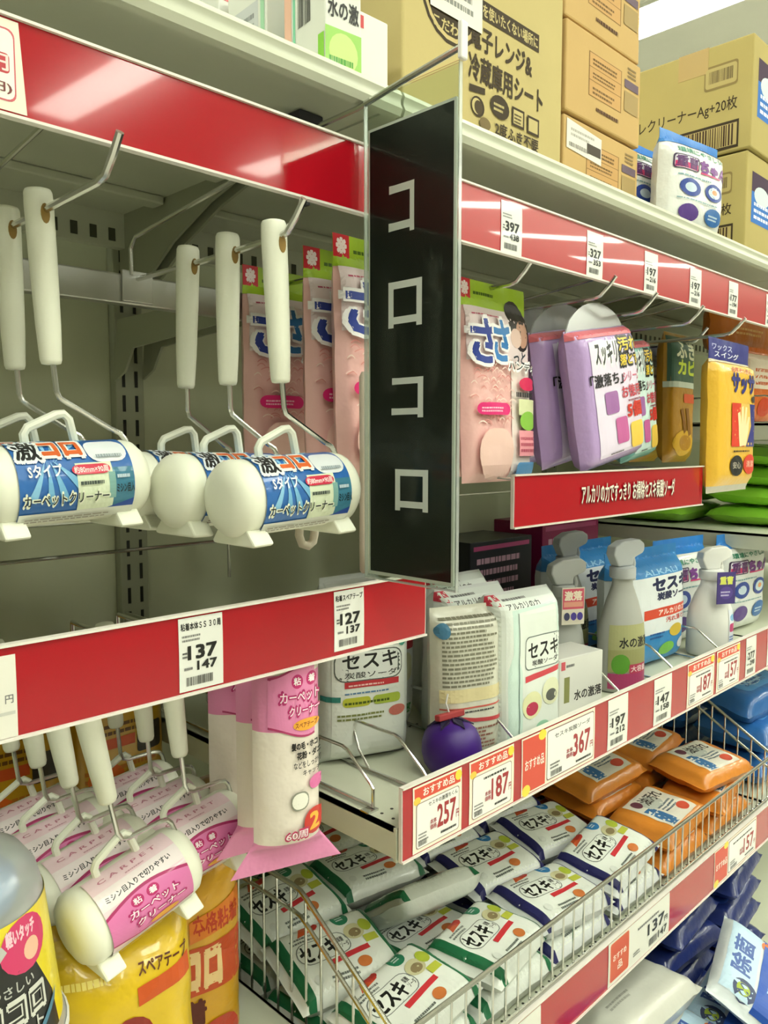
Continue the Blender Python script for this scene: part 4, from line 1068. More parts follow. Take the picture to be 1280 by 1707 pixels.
# purple eggplant toy
t = thing('eggplant', 'glossy purple toy eggplant on the shelf edge', 'eggplant', (0.588, 0.040, Z), (R(-8), R(4), 0))
EG = 1.14
pr = [(0.004, 0.0), (0.013, 0.0006), (0.020, 0.004), (0.0245, 0.011), (0.0262, 0.020), (0.0255, 0.029), (0.0225, 0.037), (0.0165, 0.043), (0.008, 0.0455)]
t.scale = (EG, EG, EG)
MB().lathe(pr, (0, 0, 0), 'z', M('plastic', '#3c1478'), 28).build('fruit', t, smooth=180)
m = MB()
for k in range(6):
    a = 2 * PI * k / 6 + 0.3
    d, e = Vector((math.cos(a), math.sin(a), 0)), Vector((-math.sin(a), math.cos(a), 0))
    p = [d * 0.003 + Vector((0, 0, 0.0468)), d * 0.011 + e * 0.0045 + Vector((0, 0, 0.0452)), d * 0.0205 + Vector((0, 0, 0.0405)), d * 0.011 - e * 0.0045 + Vector((0, 0, 0.0452))]
    q = [v + Vector((0, 0, 0.0012)) for v in p]
    m.add(p + q, [(3, 2, 1, 0), (4, 5, 6, 7), (0, 1, 5, 4), (1, 2, 6, 5), (2, 3, 7, 6), (3, 0, 4, 7)], M('soft', '#2a2440'))
m.build('calyx', t, smooth=0)
MB().box(-0.017, 0.017, -0.003, 0.003, 0.047, 0.0525, M('soft', '#a03a3c')).build('ribbon', t, smooth=0, bevel=0.001)
MB().tube([(0, 0, 0.05), (-0.002, 0.002, 0.06), (0, 0.001, 0.068)], 0.0008, M('plastic', '#d8d8d8'), 6).build('string', t)

# small carton and trigger bottles
kb = [('r', 0.02, 0.02, 0.98, 0.98, '#dcdcd6'), ('t', '水の激落', 0.35, 0.30, 0.97, 0.46, '#1d1d1d', 0.03), ('r', 0.12, 0.30, 0.24, 0.7, '#8a8c58'), ('r', 0.05, 0.82, 0.14, 0.95, '#c8505c'), ('s', 0.16, 0.85, 0.4, 0.93, 1, '#777777')]
wbox('small white carton with black lettering standing behind the 197 tag', 0.822, 0.062, Z, 0.080, 0.05, 0.076, -8, kb, [('b', 0.25, 0.3, 0.7, 0.8, '#55554f'), ('s', 0.2, 0.05, 0.7, 0.2, 3, '#8a8a86')], group='small white cartons', col='#cfcfc8')
wbox('small white carton behind the spray bottle with the red hang tag', 0.862, 0.205, Z, 0.080, 0.05, 0.078, -4, kb, [('b', 0.25, 0.3, 0.7, 0.8, '#55554f')], group='small white cartons', col='#cfcfc8')
def spray(label, loc, rz, col, items, H=0.118, rad=0.030, head='#dededa', tagc=None, flatten=0.7, group=None):
    t = thing('spray_bottle', label, 'spray bottle', loc, (0, 0, R(rz)), group)
    pr = [(rad * 0.55, 0.0), (rad * 0.93, 0.001), (rad, 0.006), (rad, H * 0.45), (rad * 0.93, H * 0.60), (rad * 0.70, H * 0.78), (rad * 0.46, H * 0.92), (rad * 0.42, H)]
    mb = MB().lathe(pr, (0, 0, 0), 'z', M('plastic', col), 32)
    mb.v = [(x, y * flatten, z) for x, y, z in mb.v]
    b = mb.build('bottle', t, smooth=60)
    def prof(z):
        for i in range(len(pr) - 1):
            if pr[i][1] <= z <= pr[i + 1][1] and pr[i + 1][1] > pr[i][1]:
                q = (z - pr[i][1]) / (pr[i + 1][1] - pr[i][1])
                return pr[i][0] + q * (pr[i + 1][0] - pr[i][0])
        return rad
    W = rad * 2.2
    hl = H * 0.9
    def fm(x, y, d):
        z = 0.006 + y * hl
        a = (x - 0.5) * 2.2
        r_ = prof(z) + d
        return Vector((r_ * math.sin(a), -r_ * flatten * math.cos(a) - d * 0.3, z))
    if items:
        decals(MB(), Face(fm, W, hl, 0.006), items, 'tag').build('print', b, smooth=0)
    MB().lathe([(rad * 0.46, H - 0.002), (rad * 0.50, H), (rad * 0.50, H + 0.012), (rad * 0.40, H + 0.014)], (0, 0, 0), 'z', M('plastic', head), 20).build('collar', t, smooth=50)
    hd = [(-0.014, H + 0.014), (0.010, H + 0.014), (0.011, H + 0.024), (0.026, H + 0.030), (0.029, H + 0.034), (0.029, H + 0.043), (0.020, H + 0.049), (-0.006, H + 0.047), (-0.020, H + 0.040), (-0.022, H + 0.030)]
    MB().prism(hd, -0.0085, 0.0085, 'y', M('plastic', head)).build('spray_head', t, smooth=0, bevel=0.002, fix=True)
    MB().tube([(0.014, 0, H + 0.028), (0.018, 0, H + 0.016), (0.016, 0, H + 0.004), (0.020, 0, H - 0.006)], [0.0036, 0.0032, 0.003, 0.0026], M('plastic', head), 8).build('trigger', t)
    if tagc:
        tm = MB().box(-0.016, 0.016, -rad * flatten - 0.0065, -rad * flatten - 0.0055, H - 0.034, H + 0.014, M('paper', tagc[0]))
        tg = tm.build('hang_tag', t, smooth=0)
        decals(MB(), flat((-0.016, -rad * flatten - 0.0065, H - 0.034), (1, 0, 0), (0, 0, 1), 0.032, 0.048), tagc[1], 'paper', base=0.0002).build('print', tg, smooth=0)
    return t
wat = [('r', 0.0, 0.38, 1.0, 0.62, '#a8a878'), ('r', 0.0, 0.16, 1.0, 0.38, '#9c9c68'), ('t', '水の激落', 0.22, 0.40, 0.95, 0.50, '#1a1a1a', 0.03), ('e', 0.25, 0.24, 0.18, 0.10, '#5c9a34'), ('r', 0.0, 0.0, 1.0, 0.15, '#a83c68'), ('t', '大容量', 0.45, 0.16, 0.85, 0.22, '#f4dcdc', 0.02), ('r', 0.42, 0.145, 0.9, 0.235, '#b8405c')]
wat[5], wat[6] = wat[6], wat[5]
tg = ('#e4dccb', [('r', 0.03, 0.42, 0.97, 0.97, '#d85f74'), ('t', '激落', 0.12, 0.66, 0.88, 0.90, '#f8e8d4', 0.05), ('r', 0.08, 0.48, 0.92, 0.62, '#e6a08c'), ('e', 0.22, 0.22, 0.13, 0.11, '#4a4a68'), ('e', 0.52, 0.22, 0.13, 0.11, '#54489c'), ('e', 0.80, 0.22, 0.13, 0.11, '#54489c')])
G = 'spray bottles on the middle shelf'
spray('grey spray bottle with olive and magenta label behind the 147 tag', (0.958, 0.062, Z), -20, '#a9aaa4', wat, 0.150, 0.034, '#c0c4c8', None, 0.7, G)
spray('grey spray bottle wearing a red hang tag behind the small carton', (0.905, 0.118, Z), -30, '#b4b6b2', [('r', 0, 0.2, 1, 0.5, '#a4a59a')], 0.125, 0.030, '#b8bab8', tg, 0.7, G)
spray('grey spray bottle in the row behind the olive-label one', (0.990, 0.165, Z), -20, '#a9aaa4', wat, 0.150, 0.034, '#b4b8bc', None, 0.7, G)
spray('plain white spray bottle with purple tag in front of the blue-topped pouches', (1.216, 0.052, Z), -30, '#e6e6e2', [('r', 0.68, 0.10, 0.98, 0.62, '#dfe4ee'), ('e', 0.84, 0.50, 0.12, 0.05, '#7ab0d8'), ('q', 0.70, 0.30, 0.98, 0.42, 0.003, '#c83c78'), ('s', 0.7, 0.14, 0.96, 0.26, 3, '#5878b8')], 0.118, 0.036, '#e8e8e4',
      ('#4c4080', [('t', '重曹', 0.15, 0.62, 0.85, 0.86, '#d8dc6a', 0.05), ('e', 0.5, 0.35, 0.36, 0.2, '#5c4a94'), ('s', 0.2, 0.25, 0.8, 0.45, 2, '#c8c0e4')]), 0.8, G)

# tall blue laundry pouches
BL = [('r', 0.02, 0.0, 0.98, 0.30, '#3a8ccc'), ('r', 0.02, 0.30, 0.98, 0.78, '#e6ebee'), ('r', 0.0, 0.78, 1.0, 1.0, '#2f80c4'), ('t', 'セスキ', 0.40, 0.655, 0.95, 0.76, '#1c2450', 0.06), ('t', '炭酸ソーダ', 0.46, 0.575, 0.98, 0.64, '#1c2450', 0.05), ('t', 'ALKALI', 0.30, 0.79, 0.78, 0.83, '#8ec4ea', 0.02),
      ('r', 0.28, 0.43, 1.0, 0.51, '#d8482c'), ('t', 'アルカリの力で', 0.48, 0.445, 0.98, 0.495, '#fbf2ea', 0.03), ('t', '汚れ落とし', 0.58, 0.375, 0.96, 0.42, '#c8382c', 0.02), ('e', 0.74, 0.29, 0.10, 0.055, '#d8b83c'), ('e', 0.62, 0.15, 0.11, 0.055, '#7ac04c'), ('e', 0.88, 0.16, 0.10, 0.05, '#e4e4e4'), ('s', 0.36, 0.26, 0.6, 0.32, 2, '#24589c')]
G = 'tall blue laundry pouches'
pk = Pack(0.190, 0.172, 0.06, na=4, nb=7, top=0.12, bot=0.0, wr=0.0016, seed=71, belly=-0.2)
bl = make_pack('laundry_pouch', pk, '#dfe6ea', BL, 'blue and white laundry pouch with a red band behind the spray bottles', 'pouch', (1.085, 0.098, Z), (R(-1), 0, R(-4)), G, bands=[(0.78, 1.0, '#2f80c4'), (0, 0.3, '#3a8ccc')], lim=0.006)
again(bl, 'dark blue laundry pouch at the back, mostly hidden by spray bottles', (1.09, 0.21, Z), (0, 0, R(-2)))
pk = Pack(0.150, 0.170, 0.052, na=4, nb=6, top=0.12, bot=0.0, wr=0.0016, seed=73, belly=-0.25)
G = 'blue-topped soda pouches'
pb2 = make_pack('soda_pouch', pk, '#e4e7e6', pouch_blue(), 'blue-topped white pouch right behind the plain white spray bottle', 'pouch', (1.258, 0.122, Z), (R(-1), 0, R(-6)), G, bands=[(0.86, 1.0, '#2f7fd0')], lim=0.006)
again(pb2, 'blue-topped white pouch at the right end of the row, cut by the frame', (1.414, 0.090, Z), (0, 0, R(-5)))

# wire dividers on the middle shelf
def divider(x, label, y0=0.035):
    t = thing('wire_divider', label, 'divider', (x, y0, MIDZ), group='wire dividers')
    MB().tube([(0, 0.0, 0.003), (0, 0.0, 0.020), (0, 0.004, 0.024), (0, 0.034, 0.046), (0, 0.040, 0.048), (0, 0.36, 0.048), (0, 0.364, 0.044), (0, 0.364, 0.006), (0, 0.36, 0.003), (0, 0.006, 0.003)], 0.0017, CHROME, 8, closed=True).build('wire', t)
    MB().tube([(0, 0.075, 0.004), (0, 0.09, 0.020), (0, 0.10, 0.047)], 0.0015, CHROME, 6).build('brace', t)
    MB().box(-0.010, 0.003, -0.004, 0.006, 0.0002, 0.002, CHROME).build('clip', t, smooth=0)
    return t
for x, y0, lab in ((0.478, 0.040, 'wire divider on the empty left end of the shelf'), (0.532, 0.026, 'wire divider between the empty end and the eggplant'), (0.655, 0.012, 'wire divider between the printed-back pouch and the mint pouch'),
               (0.880, 0.020, 'wire divider beside the small white carton'), (1.022, 0.018, 'wire divider beside the olive-label spray bottle'), (1.165, 0.014, 'wire divider beside the plain white spray bottle')):
    divider(x, lab, y0)

# ------------------------------------------------------------------ wire basket of wipes
BX0, BX1 = BAYS[1] + 0.004, BAYS[2] - 0.004
t = thing('wire_basket', 'chrome wire basket front and sides holding the wipe packs', 'basket', (BX0, 0.0, 0.80))
L = BX1 - BX0
MB().tube([(0, 0, 0.0855), (L, 0, 0.0855)], 0.0026, CHROME).build('top_wire', t)
MB().tube([(0, 0, 0.016), (L, 0, 0.016)], 0.0020, CHROME).build('bottom_wire', t)
vm = MB().tube([(0, 0, 0.016), (0, 0, 0.080), (0, 0.0008, 0.084)], 0.0014, CHROME, 6).mesh('wire')
n = 42
for i in range(n):
    o = bpy.data.objects.new('wire', vm)
    COL.objects.link(o)
    o.location = (L * (i + 0.5) / n, 0.0025, 0)
    o.parent = t
def side_h(y):
    return 0.0855 + min(max(y, 0) / 0.13, 1.0) * 0.080
for x in (0.0, L):
    for dz in (0.0, -0.026):
        MB().tube([(x, 0.0, side_h(0) + dz), (x, 0.122, side_h(0.122) + dz), (x, 0.132, 0.1655 + dz), (x, 0.145, 0.167 + dz), (x, 0.41, 0.167 + dz)], 0.0026 if dz == 0 else 0.0022, CHROME).build('side_rod', t)
    for k in range(18):
        y = 0.012 + k * 0.0225
        sm_ = MB().tube([(x, y, 0.004), (x, y, side_h(y))], 0.0014, CHROME, 6)
        sm_.build('side_wire', t)

def lying(src_or_none, c, yaw=0, tx=0, ty=0, h=0.1):
    """location and rotation that lay a pack on its back, face up, centred on c"""
    m = Matrix.Rotation(R(yaw), 4, 'Z') @ Matrix.Rotation(R(ty), 4, 'Y') @ Matrix.Rotation(R(-90 + tx), 4, 'X')
    off = m @ Vector((0, 0, h / 2))
    return Vector(c) - off, m.to_euler()
def wipe_items(edge, dot):
    return [('r', 0.12, 0.05, 0.88, 0.95, '#e3e7e0'), ('r', 0.055, 0.0, 0.12, 1.0, edge), ('r', 0.88, 0.0, 0.945, 1.0, edge),
            ('p', [(0.24, 0.80), (0.30, 0.93), (0.45, 0.95), (0.43, 0.84)], '#cf5a30'), ('e', 0.40, 0.90, 0.06, 0.06, '#c03a34'), ('s', 0.16, 0.72, 0.44, 0.82, 2, '#6f7470'), ('e', 0.66, 0.86, 0.075, 0.105, dot), ('s', 0.62, 0.83, 0.70, 0.90, 2, '#d8e4e4'),
            ('q', 0.15, 0.40, 0.62, 0.70, 0.012, '#7a807c'), ('q', 0.157, 0.41, 0.613, 0.69, 0.012, '#e3e7e0'), ('t', 'セスキ', 0.18, 0.44, 0.50, 0.66, '#141414', 0.045), ('t', '炭酸\nソーダ', 0.52, 0.47, 0.60, 0.62, '#2a2a2a', 0.02),
            ('p', [(0.36, 0.30), (0.74, 0.34), (0.74, 0.41), (0.36, 0.37)], '#c8343c'), ('e', 0.70, 0.62, 0.09, 0.11, '#c9c49c'), ('e', 0.70, 0.60, 0.055, 0.06, '#8a7a58'), ('e', 0.82, 0.66, 0.055, 0.09, '#aebc3c'), ('e', 0.62, 0.20, 0.06, 0.07, '#c8743c'), ('r', 0.74, 0.42, 0.86, 0.52, '#b9be44'),
            ('e', 0.20, 0.20, 0.035, 0.06, '#d8dcd6'), ('s', 0.30, 0.10, 0.56, 0.20, 2, '#6a706c')]
G = 'white wipe packs in the wire basket'
WW, WH, WT = 0.132, 0.092, 0.032
pk = Pack(WW, WH, WT, na=10, nb=7, side=0.09, wr=0.0016, seed=81, ma=2.2)
wg = make_pack('wipe_pack', pk, '#dfe3dc', wipe_items('#1f6a44', '#2a7c5c'), '', 'wipe pack', (0, 0, 0), group=G, lim=0.0055, nu=22, nv=16)
pk = Pack(WW, WH, WT, na=10, nb=7, side=0.09, wr=0.0018, seed=83, ma=2.2)
wb = make_pack('wipe_pack', pk, '#dcdfdf', wipe_items('#26265e', '#2f7ab8'), '', 'wipe pack', (0, 0, 0), group=G, lim=0.0055, nu=22, nv=16)
oi = [('r', 0.22, 0.12, 0.80, 0.88, '#ded9cc'), ('r', 0.26, 0.14, 0.40, 0.58, '#3c6ea0'), ('e', 0.50, 0.62, 0.14, 0.16, '#b8bcb4'), ('t', '油汚れ', 0.42, 0.60, 0.76, 0.80, '#3a3432', 0.03), ('s', 0.44, 0.34, 0.76, 0.52, 3, '#5c6a78'), ('e', 0.68, 0.26, 0.08, 0.09, '#c8503c'), ('e', 0.34, 0.74, 0.06, 0.09, '#6a3c4c')]
pk = Pack(0.150, 0.100, 0.034, na=8, nb=6, side=0.08, wr=0.0020, seed=87, ma=2.2)
GO = 'orange wipe packs in the wire basket'
wo = make_pack('wipe_pack', pk, '#d8862e', oi, '', 'wipe pack', (0, 0, 0), group=GO, lim=0.009, nu=22, nv=16)
rnd = random.Random(11)
used = set()
def put(src, lab, c, yaw, tx, ty, h):
    loc, rot = lying(None, c, yaw, tx, ty, h)
    if src in used:
        o = copy_tree(src)
    else:
        o = src
        used.add(src)
    o.location = loc
    o.rotation_euler = rot
    o['label'] = lab
ROWN = ('front row', 'second row', 'third row', 'back row')
COLN = ('first', 'second', 'third', 'fourth', 'fifth', 'sixth', 'seventh')
for ci, x in enumerate((0.538, 0.668, 0.800, 0.932)):
    src = wg if ci < 2 else wb
    edge = 'green-edged' if ci < 2 else 'navy-edged'
    for ri, y in enumerate((0.058, 0.152, 0.250, 0.350)):
        for layer in (0, 1):
            if ri == 3 and layer == 1 and ci in (0, 3):
                continue
            z = 0.8175 + layer * 0.0335 + 0.004 * ri * layer
            tx = rnd.uniform(-3, 3) + layer * (rnd.uniform(-3, 11) if ri else 4)
            ty = rnd.uniform(-7, 7) * layer
            yaw = rnd.uniform(-3, 3) + layer * rnd.uniform(-14, 14)
            dx = rnd.uniform(-0.006, 0.006)
            if ci == 1 and ri == 1 and layer == 1:
                tx, ty, z, yaw = -38, 4, z + 0.012, -6
            if ci == 3 and ri == 0 and layer == 1:
                z, tx, yaw = z + 0.006, 8, 4
            if ci == 0 and ri == 2 and layer == 1:
                tx, z = 16, z + 0.008
            put(src, '%s white wipe pack, %s layer, %s, %s column' % (edge, 'upper' if layer else 'lower', ROWN[ri], COLN[ci]), (x + dx, y, z), yaw, tx, ty, WH)
for ci, x in enumerate((1.078, 1.228)):
    for ri, y in enumerate((0.062, 0.168, 0.276, 0.375)):
        for layer in (0, 1, 2):
            if ri == 3 and layer == 2:
                continue
            if ri == 0 and layer == 2 and ci == 0:
                continue
            z = 0.8185 + layer * 0.0355 + 0.003 * ri * (layer > 0)
            put(wo, 'orange wipe pack, %s layer, %s, %s orange column from the white packs' % (('bottom', 'middle', 'top')[layer], ROWN[ri], COLN[ci]),
                (x + rnd.uniform(-0.008, 0.008), y, z), rnd.uniform(-3, 3) + (layer > 0) * rnd.uniform(-10, 10), rnd.uniform(-3, 3) + 3 * layer, rnd.uniform(-5, 5) * (layer > 0), 0.10)

# blue packs past the basket
G = 'blue packs past the wire basket'
bi = [('q', 0.2, 0.2, 0.8, 0.8, 0.02, '#5a9ad8'), ('e', 0.45, 0.5, 0.2, 0.22, '#b8d4ea'), ('s', 0.3, 0.3, 0.75, 0.45, 2, '#1c4a94')]
pk = Pack(0.19, 0.13, 0.055, na=6, nb=6, side=0.06, wr=0.003, seed=91)
src = None
for i, (c, yaw, tx, ty, lab) in enumerate((((1.49, 0.09, 0.829), 0, 0, 0, 'bottom blue pack of the front pile past the basket'), ((1.485, 0.09, 0.886), 5, 4, 3, 'second blue pack from the bottom of the front pile past the basket'),
                                         ((1.49, 0.10, 0.944), -8, 8, -4, 'crumpled top blue pack of the front pile past the basket'), ((1.485, 0.24, 0.830), 0, 0, 0, 'bottom blue pack of the rear pile past the basket'),
                                         ((1.49, 0.24, 0.888), 3, 0, 2, 'middle blue pack of the rear pile past the basket'), ((1.485, 0.245, 0.946), 3, 5, 2, 'upper blue pack of the rear pile past the basket'), ((1.49, 0.24, 1.005), 6, 6, 0, 'top blue pack of the rear pile under the middle shelf'))):
    if src is None:
        src = make_pack('tissue_pack', pk, '#2a68b0', bi, lab, 'tissue pack', (0, 0, 0), group=G, lim=0.01)
        o = src
    else:
        o = copy_tree(src)
    o.location, o.rotation_euler = lying(None, c, yaw, tx, ty, 0.13)
    o['label'] = lab

# ------------------------------------------------------------------ low shelf under the basket
LZ = 0.5002
pk = Pack(0.20, 0.13, 0.046, na=7, nb=7, side=0.07, wr=0.0030, seed=95)
G = 'clear-wrapped white packs under the basket'
src = None
for ci, x in enumerate((0.70, 0.915)):
    for k in range(4):
        lab = '%s clear-wrapped white pack in the %s pile below the lowest rail' % (('bottom', 'second', 'third', 'top')[k], ('hidden', 'visible')[ci])
        if src is None:
            src = make_pack('sheet_pack', pk, '#cfcfc6', [('s', 0.2, 0.3, 0.5, 0.4, 2, '#a8a8a0')], lab, 'sheet pack', (0, 0, 0), group=G, lim=0.01)
            o = src
        else:
            o = copy_tree(src)
        o.location, o.rotation_euler = lying(None, (x + rnd.uniform(-0.006, 0.006), 0.03, LZ + 0.026 + 0.049 * k), rnd.uniform(-6, 6), rnd.uniform(-2, 2) - 2 * k, rnd.uniform(-3, 3), 0.13)
        o['label'] = lab
ni = [('q', 0.15, 0.15, 0.6, 0.85, 0.01, '#2c4aa0'), ('s', 0.2, 0.3, 0.55, 0.7, 4, '#6f8ed0'), ('e', 0.75, 0.5, 0.12, 0.2, '#3a64b8')]
pk = Pack(0.17, 0.13, 0.040, na=7, nb=7, side=0.07, wr=0.0026, seed=97)
G = 'navy packs under the basket'
src = None
for ci, x in enumerate((1.115, 1.30)):
    for k in range(5):
        lab = '%s navy pack in the pile %s below the lowest rail' % (('bottom', 'second', 'third', 'fourth', 'top')[k], ('beside the white packs', 'at the far right')[ci])
        if src is None:
            src = make_pack('navy_pack', pk, '#1c2a68', ni, lab, 'wipe pack', (0, 0, 0), group=G, lim=0.01)
            o = src
        else:
            o = copy_tree(src)
        o.location, o.rotation_euler = lying(None, (x + rnd.uniform(-0.008, 0.008), 0.075, LZ + 0.0225 + 0.0425 * k), rnd.uniform(-8, 8), rnd.uniform(-3, 3), rnd.uniform(-3, 3), 0.13)
        o['label'] = lab
wi = [('r', 0.08, 0.52, 0.92, 0.92, '#bcd8ec'), ('t', '除菌', 0.30, 0.60, 0.72, 0.86, '#3c5ca4', 0.04), ('e', 0.16, 0.62, 0.09, 0.16, '#3a466c'), ('e', 0.16, 0.64, 0.05, 0.09, '#a4b83c'), ('e', 0.80, 0.42, 0.06, 0.1, '#d8762c'), ('r', 0.06, 0.06, 0.94, 0.48, '#2a56b4'), ('s', 0.3, 0.14, 0.9, 0.40, 3, '#9cc4ee'), ('q', 0.6, 0.15, 0.85, 0.4, 0.005, '#7ab8e8')]
pk = Pack(0.165, 0.105, 0.042, na=7, nb=6, side=0.09, wr=0.0022, seed=99)
G = 'blue and white wet tissue packs on the low shelf'
ww = make_pack('wet_tissue_pack', pk, '#cfd8dc', wi, 'blue and white wet tissue pack lying face up at the low shelf front', 'wipe pack', (0, 0, 0), group=G, lim=0.009)
ww.location, ww.rotation_euler = lying(None, (1.10, -0.070, 0.662), 14, 30, -6, 0.105)
for k, (c, yaw, tx, lab) in enumerate((((1.10, -0.055, 0.522), 4, 0, 'lowest wet tissue pack of the pile at the low shelf front'), ((1.10, -0.055, 0.566), -5, 3, 'second wet tissue pack of the pile at the low shelf front'), ((1.095, -0.05, 0.606), 6, 6, 'third wet tissue pack of the pile at the low shelf front'),
                                     ((0.965, -0.055, 0.522), 3, 0, 'lowest wet tissue pack beside the clear-wrapped packs'), ((0.960, -0.055, 0.566), -9, 5, 'second wet tissue pack beside the clear-wrapped packs'), ((0.955, -0.055, 0.612), 12, 12, 'top wet tissue pack beside the clear-wrapped packs'),
                                     ((1.255, -0.055, 0.566), 2, 4, 'wet tissue pack at the right end of the low shelf front'), ((1.255, -0.055, 0.522), 0, 0, 'lowest wet tissue pack at the right end of the low shelf front'))):
    o = copy_tree(ww)
    o.location, o.rotation_euler = lying(None, c, yaw, tx, 0, 0.105)
    o['label'] = lab

# ------------------------------------------------------------------ bottom left: yellow bags and the roller case
yi = [('r', 0.05, 0.42, 0.95, 0.62, '#c04a20'), ('t', 'コロコロ', 0.08, 0.45, 0.75, 0.59, '#e8c890', 0.08), ('t', '激粘着', 0.10, 0.30, 0.62, 0.40, '#5a2014', 0.05), ('p', [(0.5, 0.64), (0.95, 0.68), (0.95, 0.78), (0.5, 0.72)], '#d87a24'), ('t', '本格粘着', 0.53, 0.665, 0.92, 0.74, '#b83c1c', 0.03),
      ('e', 0.22, 0.80, 0.16, 0.045, '#6a2018'), ('t', '粘着', 0.12, 0.785, 0.32, 0.815, '#e0b070', 0.03), ('s', 0.1, 0.64, 0.46, 0.72, 2, '#b86a18'), ('e', 0.72, 0.20, 0.20, 0.10, '#b8402c'), ('e', 0.35, 0.18, 0.22, 0.11, '#9c8a74'), ('s', 0.1, 0.04, 0.9, 0.1, 2, '#8a3a1c')]
G = 'yellow refill bags'
pk = Pack(0.112, 0.222, 0.080, na=3, nb=5, top=0.06, bot=0.0, wr=0.0035, seed=103, belly=-0.15)
yb = make_pack('yellow_bag', pk, '#cf9a10', yi, 'yellow bag with red print standing behind the pink rollers', 'bag', (0.352, 0.165, 0.8305), (0, 0, R(-14)), G, lim=0.01, bands=[(0.94, 1.0, '#b8860c')])
y2 = [('e', 0.50, 0.62, 0.17, 0.10, '#8c2a1e'), ('t', '強粘着', 0.37, 0.59, 0.63, 0.65, '#e4b8a0', 0.05), ('p', [(0.56, 0.745), (0.93, 0.775), (0.93, 0.835), (0.56, 0.80)], '#c85420'), ('t', 'スペアテープ', 0.58, 0.83, 0.92, 0.87, '#5c2c10', 0.03), ('s', 0.1, 0.84, 0.5, 0.88, 1, '#f0dc70'), ('e', 0.2, 0.5, 0.16, 0.07, '#5a2a18')]
pk = Pack(0.112, 0.222, 0.075, na=3, nb=5, top=0.06, bot=0.0, wr=0.0045, seed=107, belly=-0.1)
make_pack('yellow_bag', pk, '#d8b414', y2, 'bright yellow bag at the very front beside the roller case', 'bag', (0.258, 0.085, 0.8305), (R(-3), 0, R(-12)), G, lim=0.01, bands=[(0.95, 1.0, '#c8a010')])
hyi = [('r', 0.05, 0.55, 0.95, 0.75, '#8a5c10'), ('r', 0.1, 0.36, 0.6, 0.42, '#b8481c'), ('s', 0.12, 0.44, 0.85, 0.52, 2, '#5c3a10'), ('q', 0.62, 0.3, 0.9, 0.46, 0.004, '#2c2418'), ('s', 0.1, 0.1, 0.9, 0.28, 4, '#a8641c'), ('e', 0.3, 0.2, 0.18, 0.08, '#c85a1c')]
pk = Pack(0.112, 0.195, 0.05, na=4, nb=8, top=0.06, bot=0.03, wr=0.002, seed=111)
G = 'hanging yellow-brown packs'
hy = make_pack('refill_bag', pk, '#b08414', hyi, 'yellow-brown pack hanging at the back behind the near pink rollers', 'bag', (0.288, 0.372, 1.0), (0, 0, R(-3)), G, lim=0.01)
again(hy, 'yellow-brown pack hanging at the back beside the slotted upright', (0.402, 0.376, 1.0), (0, 0, R(2)))
again(hy, 'yellow-brown pack hanging at the back, left edge of the picture', (0.168, 0.372, 1.0), (0, 0, R(2)))
pk = Pack(0.10, 0.20, 0.05, na=4, nb=8, top=0.06, bot=0.03, wr=0.002, seed=113)
make_pack('refill_bag', pk, '#6a4a14', [('r', 0.1, 0.3, 0.9, 0.6, '#9a6c1c'), ('e', 0.5, 0.75, 0.2, 0.06, '#b84a1c')], 'dark brown pack standing between the hanging yellow packs and the yellow bags', 'bag', (0.43, 0.30, 0.8305), (0, 0, 0), G, lim=0.01)

# roller in a clear case, front left corner
t = thing('roller_case', 'clear dome case with a black and yellow roller label in the near corner', 'roller case', (0.146, 0.066, 1.028))
pr = [(0.050, 0.0), (0.060, 0.0), (0.0605, 0.004), (0.058, 0.008), (0.0535, 0.050), (0.049, 0.094), (0.046, 0.106), (0.038, 0.118), (0.024, 0.126), (0.006, 0.129)]
MB().lathe(pr, (0, 0, 0), 'z', M('cloudy', '#e6eef2'), 40).build('case', t, smooth=60)
MB().lathe([(0.0615, -0.002), (0.0622, 0.0), (0.0622, 0.003), (0.0608, 0.004), (0.0595, 0.0)], (0, 0, 0), 'z', M('plastic', '#dcdcd8'), 40).build('base_rim', t, smooth=60)
MB().lathe([(0.020, 0.086), (0.034, 0.088), (0.036, 0.095), (0.033, 0.106), (0.02, 0.112)], (0, 0, 0), 'z', M('plastic', '#7fa8d8'), 30).build('roll_end', t, smooth=60)
def fm(x, y, d):
    z = 0.010 + 0.082 * y
    r_ = 0.0578 + (0.0493 - 0.0578) * y + 0.0006 + d
    a = (x - 0.5) * 3.0 + 0.22
    return Vector((r_ * math.sin(a), -r_ * math.cos(a), z))
F = Face(fm, 0.16, 0.082, 0.006)
ci_ = [('r', 0, 0, 1, 1, '#e4cf22'), ('p', [(0.10, 0.0), (0.72, 0.0), (0.70, 0.30), (0.64, 0.55), (0.60, 0.72), (0.30, 1.0), (0.10, 1.0)], '#1b1c1c'),
       ('e', 0.585, 0.80, 0.115, 0.20, '#cf3468'), ('t', '軽いタッチ', 0.50, 0.84, 0.64, 0.95, '#f4c8d4', 0.05), ('e', 0.61, 0.74, 0.04, 0.08, '#e8b89c'), ('p', [(0.36, 0.72), (0.48, 0.88), (0.50, 0.82), (0.40, 0.66)], '#bcbcb8'),
       ('t', 'にやさしい', 0.38, 0.50, 0.60, 0.58, '#b8b8b4', 0.02), ('t', 'コロコロ', 0.30, 0.28, 0.64, 0.45, '#d0d0c8', 0.10), ('t', 'コロコロ', 0.305, 0.295, 0.635, 0.435, '#23231f', 0.01), ('t', 'スマート', 0.40, 0.15, 0.62, 0.25, '#c4c4be', 0.02), ('p', [(0.58, 0.06), (0.70, 0.22), (0.72, 0.30), (0.60, 0.14)], '#4a7c98'), ('s', 0.36, 0.03, 0.58, 0.12, 2, '#6a6a66')]
lb = decals(MB(), F, ci_[:1], 'film', base=0).build('label', t, smooth=180)
